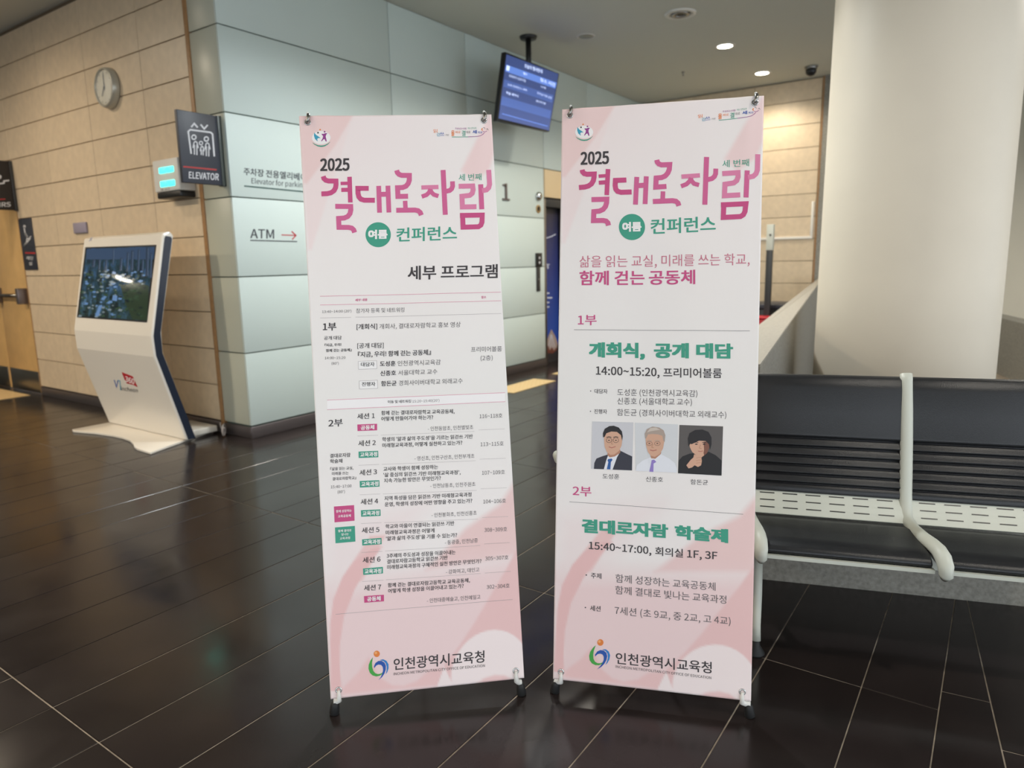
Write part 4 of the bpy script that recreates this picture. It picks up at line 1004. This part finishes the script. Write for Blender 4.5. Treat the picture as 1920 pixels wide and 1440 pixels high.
def top_right_logo(A, P, s_):
    """P maps design mm to picture; small slogan in the top right corner"""
    def tx(m, t, x0, x1, y, h, b_=0.): A.text(m, t, P(x0, y), P(x1, y), h*s_, b_)
    tx(m_orange, '읽', 0, 12, 16, 11); tx(m_teal, '걷', 10, 20, 27, 11); tx(m_blue, '쓰', 20, 33, 27, 14); tx(m_inkgrey, '기반', 36, 47, 26, 6)
    tx(m_orange, '올', 54, 64, 26, 18, .02); tx(m_orange, '바로', 67, 82, 18, 8)
    tx(m_grn, '결', 86, 97, 26, 17, .01); tx(m_inkgrey, '대로', 99, 112, 18, 8); tx(m_blue, '세', 118, 131, 19, 11, .02); tx(m_blue, '계로', 133, 148, 19, 7)
    tx(m_purple, '학생성공시대를', 66, 100, 6, 6); tx(m_grn, '여는 인천교육', 104, 130, 5, 6)
    A.line(m_grn, [P(56, 29), P(80, 29), P(105, 28.5)], 1.6*s_); A.line(m_purple, [P(105, 28.5), P(130, 28), P(142, 26), P(150, 21), P(154, 16)], 1.6*s_)
    A.line(m_orange, [P(148, 2), P(146, 6), P(148, 10)], 2.5*s_); A.line(m_purple, [P(149, 11), P(153, 13.5), P(158, 13), P(162, 10)], 1.4*s_)
    A.line(m_inkgrey, [P(150, 1), P(154, 0), P(156, 4)], 1.2*s_); A.line(m_inkgrey, [P(160, 6), P(163, 3), P(166, 8)], 1.2*s_)

# ---------------- left banner
bl, sl_, fnL = make_banner(LC, 'tall pink conference banner with the detailed session timetable, left of the two', [(1.277, 1.583), (1.673, 1.154)], (1.85, 1.75))
A = Art(fnL, 4.8, 560, 200); A.sub = 50
kL = KM(lambda x, y: (x, y), 1.)
A.text(m_ink, '2025', (195, 583), (458, 577), 113, .035)
title(A, kL); A.emit('title_lettering', sl_)
A.ell(m_grn, (715, 1150), 114, 112, lift=.0006, n=48)
A.text(m_inkw, '여름', (625, 1192), (800, 1188), 86, .06, .0014); A.emit('round_badge', sl_)
A.text(m_grn, '컨퍼런스', (880, 1214), (1425, 1200), 128, .018)
A.text(m_grn, '세 번째', (1440, 668), (1645, 664), 62, .004)
A.emit('subtitle_lettering', sl_)
logo_people(A, 204, 274, .96); A.emit('emblem', sl_)
top_right_logo(A, lambda x, y: (1212+x*2.98, 190-(x*0)+y*2.9), 2.9); A.emit('slogan_mark', sl_)
A.view(4.8, 580, 480)
A.text(m_ink, '세부 프로그램', (885, 214), (1695, 200), 128, .022)
A.emit('programme_heading', sl_)
for m_, q in ((m_pinkline, [(97, 362), (1722, 325)]), (m_pinkline, [(97, 441), (1725, 403)]), (m_inklight, [(97, 558), (375, 552)]), (m_inklight, [(415, 550), (1728, 518)]), (m_pinkline, [(160, 1297), (1762, 1230)]), (m_pinkline, [(160, 1383), (1765, 1310)])):
    A.line(m_, q, 4 if m_ is m_pinkline else 2.5, sub=12)
band = mat('ink_pale_band', (248, 243, 242), .6)
for i in range(12):
    f0, f1 = i/12, (i+1)/12; L0 = lambda f_, t_: ((160+1602*f_), (1299-67*f_) if t_ else (1381-71*f_))
    A.poly(band, [L0(f0, 1), L0(f1, 1), L0(f1, 0), L0(f0, 0)], .0005)
T = A.text
T(m_mag, '세부 내용', (412, 408), (522, 403), 24, .02); T(m_mag, '장소', (1547, 384), (1592, 381), 24, .02)
T(m_inkgrey, "13:40~14:00 (20')", (115, 513), (378, 505), 22); T(m_inkgrey, '참가자 등록 및 네트워킹', (420, 514), (855, 503), 42)
T(m_ink, '1부', (122, 674), (243, 670), 74, .025); T(m_ink, '[개회식]', (425, 662), (610, 656), 50, .02)
T(m_inkgrey, '개회사, 결대로자람학교 홍보 영상', (630, 657), (1362, 640), 48)
T(m_ink, '공개 대담', (133, 756), (290, 752), 35, .01); T(m_ink, '『지금, 우리!', (138, 816), (288, 810), 27, .02); T(m_ink, '함께 걷는 공동체』', (150, 866), (382, 858), 28, .02)
T(m_inkgrey, '14:00~15:20', (140, 930), (325, 925), 22); T(m_inkgrey, "(80')", (200, 978), (265, 976), 22)
T(m_ink, '[공개 대담]', (432, 832), (668, 826), 48, .01); T(m_ink, '『지금, 우리! 함께 걷는 공동체』', (436, 912), (1095, 890), 50, .02)
for (x0, y0, x1, y1), s1, y_, s2, x2, s3, x3, x4, bx in (((440, 944, 605, 1013), '대담자', 992, '도성훈', 775, '인천광역시교육감', 795, 1182, 1), ((448, 1120, 612, 1190), '진행자', 1170, '함돈균', 785, '경희사이버대학교 외래교수', 805, 1380, 1)):
    A.poly(m_inkw, [(x0, y0+4), (x1, y0-3), (x1+3, y1), (x0+3, y1+7)], .0005)
    A.line(m_inklight, [(x0, y0+4), (x1, y0-3), (x1+3, y1), (x0+3, y1+7), (x0, y0+4)], 2.5)
    T(m_ink, s1, (x0+24, y_+3), (x1-18, y_), 38, .01, .0012); T(m_ink, s2, (x2-140, y_+2), (x2, y_-2), 48, .022)
    T(m_inkgrey, s3, (x3, y_-2), (x4, y_-14 if x4 < 1300 else y_-24), 48)
T(m_ink, '신종호', (638, 1080), (780, 1075), 48, .022); T(m_inkgrey, '서울대학교 교수', (800, 1074), (1152, 1062), 46)
T(m_inkgrey, '프리미어볼룸', (1455, 866), (1732, 858), 48); T(m_inkgrey, '(2층)', (1542, 942), (1650, 938), 46)
T(m_ink, '이동 및 네트워킹', (705, 1327), (915, 1320), 28, .02); T(m_inkgrey, "15:20~15:40(20')", (928, 1320), (1170, 1310), 22)
A.emit('first_part_lettering', sl_)
A.view(5.0526, 600, 740)
def badge(c4_, m_, t_, x0, x1, y_, h):
    A.poly(m_, c4_, .0006); T(m_inkw, t_, (x0, y_), (x1, y_-7), h, .035, .0014)
sess = [  # title pts, badge, lines..., room
    ('세션 1', (352, 234), (518, 226), [(353, 283), (540, 276), (540, 338), (355, 345)], '공동체', 385, 515, 336,
     [('함께 걷는 결대로자람학교 교육공동체,', (580, 195), (1275, 178)), ('어떻게 만들어가야 하는가?', (580, 251), (1072, 235))], ('- 인천동암초, 인천별빛초', (1022, 345), (1452, 328)), ('116~118호', (1512, 227), (1728, 219))),
    ('세션 2', (362, 490), (527, 482), [(364, 540), (550, 533), (552, 594), (366, 601)], '교육과정', 380, 542, 592,
     [('학생의 ‘앎과 삶의 주도성’을 기르는 읽걷쓰 기반', (588, 446), (1448, 416)), ('미래형교육과정, 어떻게 실천하고 있는가?', (590, 503), (1348, 476))], ('- 영신초, 인천구산초, 인천부개초', (895, 627), (1463, 601)), ('113~115호', (1522, 492), (1740, 484))),
    ('세션 3', (373, 768), (538, 759), [(375, 819), (561, 812), (563, 873), (377, 881)], '교육과정', 390, 553, 872,
     [('교사와 학생이 함께 성장하는', (600, 728), (1118, 705)), ('‘삶 중심의 읽걷쓰 기반 미래형교육과정’,', (600, 783), (1332, 756)), ('지속 가능한 방안은 무엇인가?', (605, 838), (1145, 812))], ('- 인천남동초, 인천주원초', (1045, 886), (1473, 868)), ('107~109호', (1535, 763), (1752, 754))),
    ('세션 4', (385, 1045), (550, 1036), [(387, 1096), (572, 1089), (574, 1150), (389, 1158)], '교육과정', 402, 562, 1149,
     [('지역 특성을 담은 읽걷쓰 기반 미래형교육과정', (610, 1006), (1435, 966)), ('운영, 학생의 성장에 어떤 영향을 주고 있는가?', (613, 1063), (1442, 1025))], ('- 인천봉화초, 인천신흥초', (1057, 1163), (1485, 1140)), ('104~106호', (1547, 1035), (1762, 1026))),
    ('세션 5', (395, 1315), (562, 1306), [(398, 1372), (582, 1358), (584, 1418), (400, 1430)], '교육과정', 413, 572, 1420,
     [('학교와 마을이 연결되는 읽걷쓰 기반', (620, 1272), (1272, 1238)), ('미래형교육과정은 어떻게', (622, 1330), (1085, 1306)), ('‘앎과 삶의 주도성’을 기를 수 있는가?', (625, 1386), (1298, 1350))], ('- 동광중, 인천남중', (1183, 1422), (1495, 1400)), ('308~309호', (1557, 1304), (1773, 1295)))]
for ti, p0, p1, bg, bt, bx0, bx1, by, lines, sch, room in sess:
    T(m_ink, ti, p0, p1, 55, .012); badge(bg, m_mag if bt == '공동체' else m_grn, bt, bx0, bx1, by, 44)
    for s_, a, b in lines: T(m_ink, s_, a, b, 42, .014)
    T(m_inkgrey, sch[0], sch[1], sch[2], 42); T(m_inkgrey, room[0], room[1], room[2], 44)
for y_, o1 in ((392, 0), (670, 10), (950, 20), (1222, 32)):
    A.line(m_inklight, [(355+o1, y_), (550+o1, y_-8)], 2); A.line(m_inklight, [(575+o1, y_-8), (1465+o1, y_-44)], 2, sub=6); A.line(m_inklight, [(1503+o1, y_-58), (1750+o1, y_-68)], 2, sub=2)
T(m_ink, '2부', (80, 308), (215, 300), 74, .018); T(m_ink, '결대로자람', (95, 600), (288, 590), 40, .015); T(m_ink, '학술제', (95, 652), (212, 646), 40, .015)
T(m_ink, '『삶을 읽는 교실,', (97, 719), (315, 709), 31, .01); T(m_ink, '미래를 쓰는', (113, 764), (270, 757), 31, .01); T(m_ink, '결대로자람학교』', (118, 814), (342, 803), 31, .01)
T(m_inkgrey, '15:40~17:00', (103, 887), (298, 877), 26); T(m_inkgrey, "(80')", (167, 935), (235, 931), 26)
A.poly(m_mag, [(132, 1060), (322, 1047), (327, 1195), (138, 1210)], .0006); T(m_inkw, '함께 성장하는', (152, 1119), (300, 1110), 26, .02, .0014); T(m_inkw, '교육공동체', (170, 1166), (292, 1158), 26, .02, .0014)
A.poly(m_grn, [(142, 1258), (330, 1244), (335, 1392), (147, 1408)], .0006)
for s_, x0, x1, y_ in (('함께 결대로', 172, 298, 1304), ('빛나는', 203, 272, 1338), ('교육과정', 188, 285, 1375)): T(m_inkw, s_, (x0, y_), (x1, y_-7), 25, .02, .0014)
A.view(3.6, 600, 960)
for ti, p0, p1, bg, bt, bx0, bx1, by, lines, sch, room in [
    ('세션 6', (288, 346), (408, 338), [(290, 382), (424, 371), (425, 415), (292, 425)], '교육과정', 301, 415, 418,
     [('3주제의 주도성과 성장을 이끌어내는', (450, 312), (915, 285)), ('결대로자람고등학교 읽걷쓰 기반', (452, 351), (862, 322)), ('미래형교육과정의 구체적인 실천 방안은 무엇인가?', (453, 389), (1090, 346))], ('- 강화여고, 대인고', (850, 420), (1075, 403)), ('305~307호', (1115, 330), (1272, 321))),
    ('세션 7', (297, 534), (413, 526), [(297, 568), (431, 559), (432, 603), (299, 613)], '공동체', 318, 410, 604,
     [('함께 걷는 결대로자람고등학교 교육공동체,', (458, 510), (1012, 475)), ('어떻게 학생 성장을 이끌어내고 있는가?', (460, 549), (970, 513))], ('- 인천대중예술고, 인천예일고', (722, 614), (1083, 588)), ('302~304호', (1125, 522), (1280, 512)))]:
    T(m_ink, ti, p0, p1, 40, .012); A.poly(m_mag if bt == '공동체' else m_grn, bg, .0006); T(m_inkw, bt, (bx0, by), (bx1, by-6), 32, .035, .0014)
    for s_, a, b in lines: T(m_ink, s_, a, b, 30, .014)
    T(m_inkgrey, sch[0], sch[1], sch[2], 30); T(m_inkgrey, room[0], room[1], room[2], 31)
A.line(m_inklight, [(105, 690), (1300, 590)], 2, sub=12)
A.line(m_inklight, [(280, 274), (420, 266)], 1.5); A.line(m_inklight, [(440, 264), (1080, 226)], 1.5, sub=4); A.line(m_inklight, [(1108, 216), (1280, 206)], 1.5)
A.line(m_inklight, [(285, 470), (428, 460)], 1.5); A.line(m_inklight, [(445, 458), (1085, 415)], 1.5, sub=4); A.line(m_inklight, [(1112, 412), (1288, 400)], 1.5)
A.emit('second_part_lettering', sl_)
office_logo(A, 383, 958, .98, -3)
T(m_ink, '인천광역시교육청', (497, 1070), (1110, 1016), 82, .012); T(m_ink, 'INCHEON METROPOLITAN CITY OFFICE OF EDUCATION', (497, 1103), (1113, 1045), 17, 0)
A.emit('office_logo', sl_)

# ---------------- right banner
br, sr_, fnR = make_banner(RC, 'tall pink conference banner with three speaker portraits, right of the two', [(1.742, 1.073), (1.958, .517)], (2.17, .98))
A = Art(fnR, 4.3636, 1040, 160); A.sub = 50; T = A.text
# heading: the same artwork, carried over through the two sheets' own coordinates
frL, frR = banner_sheet_fn(LC), banner_sheet_fn(RC)
def carry(x, y):
    u_, v_ = to_uv(frL, x/4.8+560, y/4.8+200)
    # small correction of the design's place on this sheet
    o_, a_, b_, n_ = frR; p = o_+a_*(.6*u_)+b_*(1.8*(1-v_)); d = p-C0; z = d @ CF
    return ((960+F*(d @ CR)/z-1040)*4.3636, (720-F*(d @ CU)/z-160)*4.3636)
# fit an affine correction from traced landmarks
src_ = np.array([(205, 786), (503, 1132), (1300, 570), (1104, 975), (1710, 570), (1475, 1105), (222, 628), (715, 1150)], float)
dst_ = np.array([(200, 838), (440, 1148), (1242, 586), (1012, 988), (1662, 565), (1378, 1098), (228, 690), (632, 1157)], float)
cc_ = np.array([carry(*p) for p in src_]); Mx = np.linalg.lstsq(np.c_[cc_, np.ones(len(cc_))], dst_, rcond=None)[0]
def carry2(x, y): c = carry(x, y); q = np.array([c[0], c[1], 1]) @ Mx; return (q[0], q[1])
kR = KM(carry2, .93*1.0)
T(m_ink, '2025', (213, 654), (445, 644), 106, .035); title(A, kR); A.emit('title_lettering', sr_)
A.ell(m_grn, (632, 1157), 107, 107, lift=.0006, n=48); T(m_inkw, '여름', (552, 1199), (710, 1194), 82, .06, .0014); A.emit('round_badge', sr_)
T(m_grn, '컨퍼런스', (785, 1217), (1318, 1195), 128, .018); T(m_grn, '세 번째', (1372, 672), (1590, 663), 60, .004)
A.emit('subtitle_lettering', sr_)
logo_people(A, 242, 378, .84); A.emit('emblem', sr_)
top_right_logo(A, lambda x, y: (1172+x*3.07, 228+y*2.6-x*.30), 2.6); A.emit('slogan_mark', sr_)
A.view(4.3636, 1040, 460)
T(mat('ink_rose', (205, 120, 140), .6), '삶을 읽는 교실, 미래를 쓰는 학교,', (203, 180), (1595, 160), 94, -.012)
T(m_mag, '함께 걷는', (203, 328), (735, 323), 120, .022); T(m_mag, '공동체', (770, 323), (1150, 318), 120, .022)
T(m_mag, '1부', (190, 655), (343, 653), 88, .012); A.line(m_inkgrey, [(158, 690), (1597, 700)], 3, sub=12)
A.emit('theme_lettering', sr_)
T(m_grn, '개회식,', (280, 918), (738, 924), 128, .055); T(m_grn, '공개', (812, 924), (1098, 926), 128, .055); T(m_grn, '대담', (1158, 926), (1460, 930), 128, .055)
T(m_ink, '14:00~15:20,', (337, 1058), (858, 1072), 68, .016); T(m_ink, '프리미어볼룸', (888, 1080), (1368, 1087), 80, .014)
T(m_inkgrey, '· 대담자', (290, 1211), (432, 1214), 38, .01); T(m_inkgrey, '도성훈 (인천광역시교육감)', (512, 1230), (1168, 1240), 56, .002)
T(m_inkgrey, '신종호 (서울대학교 교수)', (512, 1302), (1123, 1310), 56, .002); T(m_inkgrey, '· 진행자', (288, 1377), (428, 1380), 38, .01); T(m_inkgrey, '함돈균 (경희사이버대학교 외래교수)', (510, 1394), (1405, 1415), 56, .002)
A.emit('first_part_lettering', sr_)
A.view(4.8, 1040, 760)
bgA = mat('photo_cool_grey', (208, 206, 210), .6); bgC = mat('photo_dark_grey', (92, 86, 84), .6); skin = mat('photo_skin', (214, 168, 142), .6); skin2 = mat('photo_skin_shade', (186, 134, 108), .6)
suit = mat('photo_suit', (52, 52, 64), .6); shirt = mat('photo_shirt', (232, 232, 238), .6); hairb = mat('photo_hair_black', (34, 30, 32), .6); hairg = mat('photo_hair_grey', (176, 158, 146), .6); hairg2 = mat('photo_hair_pale', (206, 192, 180), .6)
tieb = mat('photo_tie_blue', (44, 92, 160), .6); tiep = mat('photo_tie_lilac', (150, 128, 200), .6); blk = mat('photo_black', (30, 28, 30), .6); lip = mat('photo_lip', (176, 96, 88), .6); lens_ = mat('photo_rim', (110, 84, 70), .6)
l1, l2, l3, l4, l5 = .0006, .0009, .0012, .0015, .0018
# portrait one
A.poly(bgA, [(337, 145), (708, 155), (697, 588), (327, 572)], l1)
A.poly(suit, [(352, 573), (356, 520), (375, 480), (420, 462), (475, 445), (590, 410), (650, 440), (697, 462), (695, 588)], l2)
A.poly(shirt, [(478, 455), (592, 412), (560, 470), (520, 580), (442, 576), (462, 500)], l3)
A.poly(skin2, [(475, 430), (590, 400), (588, 430), (540, 462), (495, 470), (474, 450)], l3+.0001)
A.poly(tieb, [(480, 485), (512, 480), (520, 492), (505, 512), (500, 578), (468, 576), (482, 512), (474, 498)], l4)
A.poly(skin, [(443, 300), (452, 250), (500, 225), (560, 225), (600, 262), (608, 310), (600, 365), (578, 412), (535, 445), (500, 448), (468, 420), (448, 370)], l4)
A.poly(hairb, [(436, 290), (434, 250), (450, 212), (490, 188), (530, 184), (575, 200), (604, 235), (612, 280), (606, 320), (596, 270), (560, 240), (510, 236), (465, 252), (448, 285)], l5)
for cx in (488, 550):
    A.line(lens_, [(cx+24*math.cos(a*pi/8), 315+22*math.sin(a*pi/8)) for a in range(17)], 4, l5); A.ell(blk, (cx, 316), 9, 4, lift=l5)
    A.line(hairb, [(cx-24, 290), (cx, 283), (cx+22, 290)], 6, l5)
A.line(lens_, [(512, 312), (526, 312)], 3, l5); A.line(skin2, [(518, 320), (510, 348), (526, 352)], 5, l5); A.line(lip, [(486, 374), (512, 384), (548, 372)], 6, l5)
# portrait two
A.poly(mat('photo_pale_grey', (216, 216, 218), .6), [(722, 157), (1110, 172), (1100, 606), (728, 592)], l1)
A.poly(shirt, [(728, 592), (740, 540), (790, 500), (860, 470), (955, 440), (1030, 480), (1080, 520), (1100, 570), (1100, 606)], l2)
A.poly(skin2, [(858, 440), (960, 420), (950, 455), (905, 482), (868, 478)], l3)
A.poly(shirt, [(856, 470), (880, 500), (850, 520), (845, 480)], l4); A.poly(shirt, [(955, 440), (975, 470), (915, 525), (890, 495)], l4)
A.poly(tiep, [(872, 495), (895, 490), (915, 510), (890, 525), (888, 600), (852, 598), (868, 525)], l4+.0001)
A.poly(skin, [(818, 300), (830, 250), (880, 225), (940, 230), (975, 265), (986, 330), (975, 390), (945, 440), (900, 466), (865, 455), (838, 420), (822, 360)], l4)
A.poly(hairg, [(814, 300), (810, 255), (830, 215), (880, 192), (940, 200), (980, 225), (996, 270), (990, 330), (978, 320), (970, 275), (930, 262), (880, 258), (840, 262), (822, 300)], l5)
A.poly(hairg2, [(830, 245), (860, 205), (910, 200), (950, 220), (900, 228), (860, 235)], l5+.0002)
for cx in (852, 924):
    A.line(lens_, [(cx+26*math.cos(a*pi/8), 345+18*math.sin(a*pi/8)) for a in range(17)], 3, l5); A.ell(blk, (cx, 344), 9, 3.5, lift=l5); A.line(hairg, [(cx-24, 322), (cx, 316), (cx+22, 322)], 5, l5)
A.line(skin2, [(885, 350), (872, 378), (892, 384)], 5, l5); A.line(lip, [(858, 403), (885, 410), (918, 402)], 6, l5)
# portrait three
A.poly(bgC, [(1123, 177), (1516, 190), (1502, 633), (1110, 612)], l1)
A.poly(blk, [(1112, 612), (1115, 500), (1150, 460), (1215, 435), (1390, 420), (1450, 450), (1506, 500), (1502, 633)], l2)
A.poly(skin, [(1212, 350), (1222, 300), (1270, 280), (1340, 290), (1385, 320), (1392, 380), (1372, 430), (1330, 462), (1280, 455), (1238, 420), (1218, 380)], l3)
A.poly(mat('photo_skin_dark', (130, 84, 68), .6), [(1340, 330), (1385, 320), (1392, 380), (1372, 430), (1335, 462), (1345, 400)], l3+.0001)
A.poly(hairb, [(1205, 370), (1198, 300), (1215, 250), (1265, 222), (1330, 218), (1385, 240), (1412, 290), (1412, 350), (1398, 400), (1388, 350), (1360, 322), (1300, 318), (1255, 340), (1232, 350), (1222, 345)], l4)
for cx in (1275, 1345): A.ell(blk, (cx, 350), 13, 5, lift=l4+.0001); A.line(blk, [(cx-18, 336), (cx, 331), (cx+18, 336)], 5, l4)
A.line(skin2, [(1312, 355), (1302, 385), (1322, 390)], 5, l4+.0001); A.line(lip, [(1290, 412), (1312, 416), (1335, 411)], 5, l4+.0001)
A.poly(skin, [(1255, 440), (1285, 455), (1340, 430), (1345, 450), (1320, 470), (1325, 500), (1318, 540), (1290, 555), (1260, 540), (1235, 560), (1205, 568), (1185, 540), (1225, 490), (1248, 470)], l5)
for y_ in (468, 492, 516): A.line(skin2, [(1272, y_+6), (1300, y_), (1326, y_+2)], 3, l5+.0002)
A.emit('portrait_photographs', sr_)
T(m_ink, '도성훈', (430, 662), (580, 667), 46); T(m_ink, '신종호', (820, 688), (975, 693), 46); T(m_ink, '함돈균', (1223, 712), (1380, 718), 46)
A.emit('portrait_captions', sr_)
T(m_mag, '2부', (162, 814), (330, 824), 92, .012); A.line(m_inkgrey, [(133, 868), (1697, 980)], 3, sub=12)
T(m_grn, '결대로자람', (243, 1147), (1022, 1198), 128, .055); T(m_grn, '학술제', (1080, 1202), (1562, 1242), 128, .055)
T(m_ink, '15:40~17:00,', (307, 1293), (870, 1340), 66, .016); T(m_ink, '회의실', (905, 1350), (1155, 1370), 78, .014); T(m_ink, '1F, 3F', (1192, 1368), (1465, 1388), 68, .016)
A.emit('second_part_lettering', sr_)
A.view(4.3636, 1020, 1030)
T(m_ink, '· 주제', (340, 233), (470, 243), 46, .01); T(m_inkgrey, '함께 성장하는 교육공동체', (585, 270), (1403, 340), 68, .002); T(m_inkgrey, '함께 결대로 빛나는 교육과정', (583, 365), (1492, 447), 68, .002)
T(m_ink, '· 세션', (333, 499), (463, 510), 46, .01); T(m_inkgrey, '7세션 (초 9교, 중 2교, 고 4교)', (578, 533), (1527, 622), 68, .002)
A.emit('session_lettering', sr_)
office_logo(A, 461, 763, 1.22, 8)
T(m_ink, '인천광역시교육청', (587, 938), (1372, 1018), 96, .012); T(m_ink, 'INCHEON METROPOLITAN CITY OFFICE OF EDUCATION', (585, 970), (1368, 1062), 21, 0)
A.emit('office_logo', sr_)

# ================================================================== last
# the lamp far behind the viewer that shows as a glint on the kiosk's screen
downlight(-2.75, 17.85, 'large round downlight at the far end of the hall, outside the picture', k=2.6)
bpy.data.objects.remove(_to); bpy.data.scenes.remove(_sc2)
print('tiles', nt_, 'objects', len(bpy.data.objects), 'tris', sum(len(p.vertices)-2 for o in bpy.data.objects if o.type == 'MESH' for p in o.data.polygons))
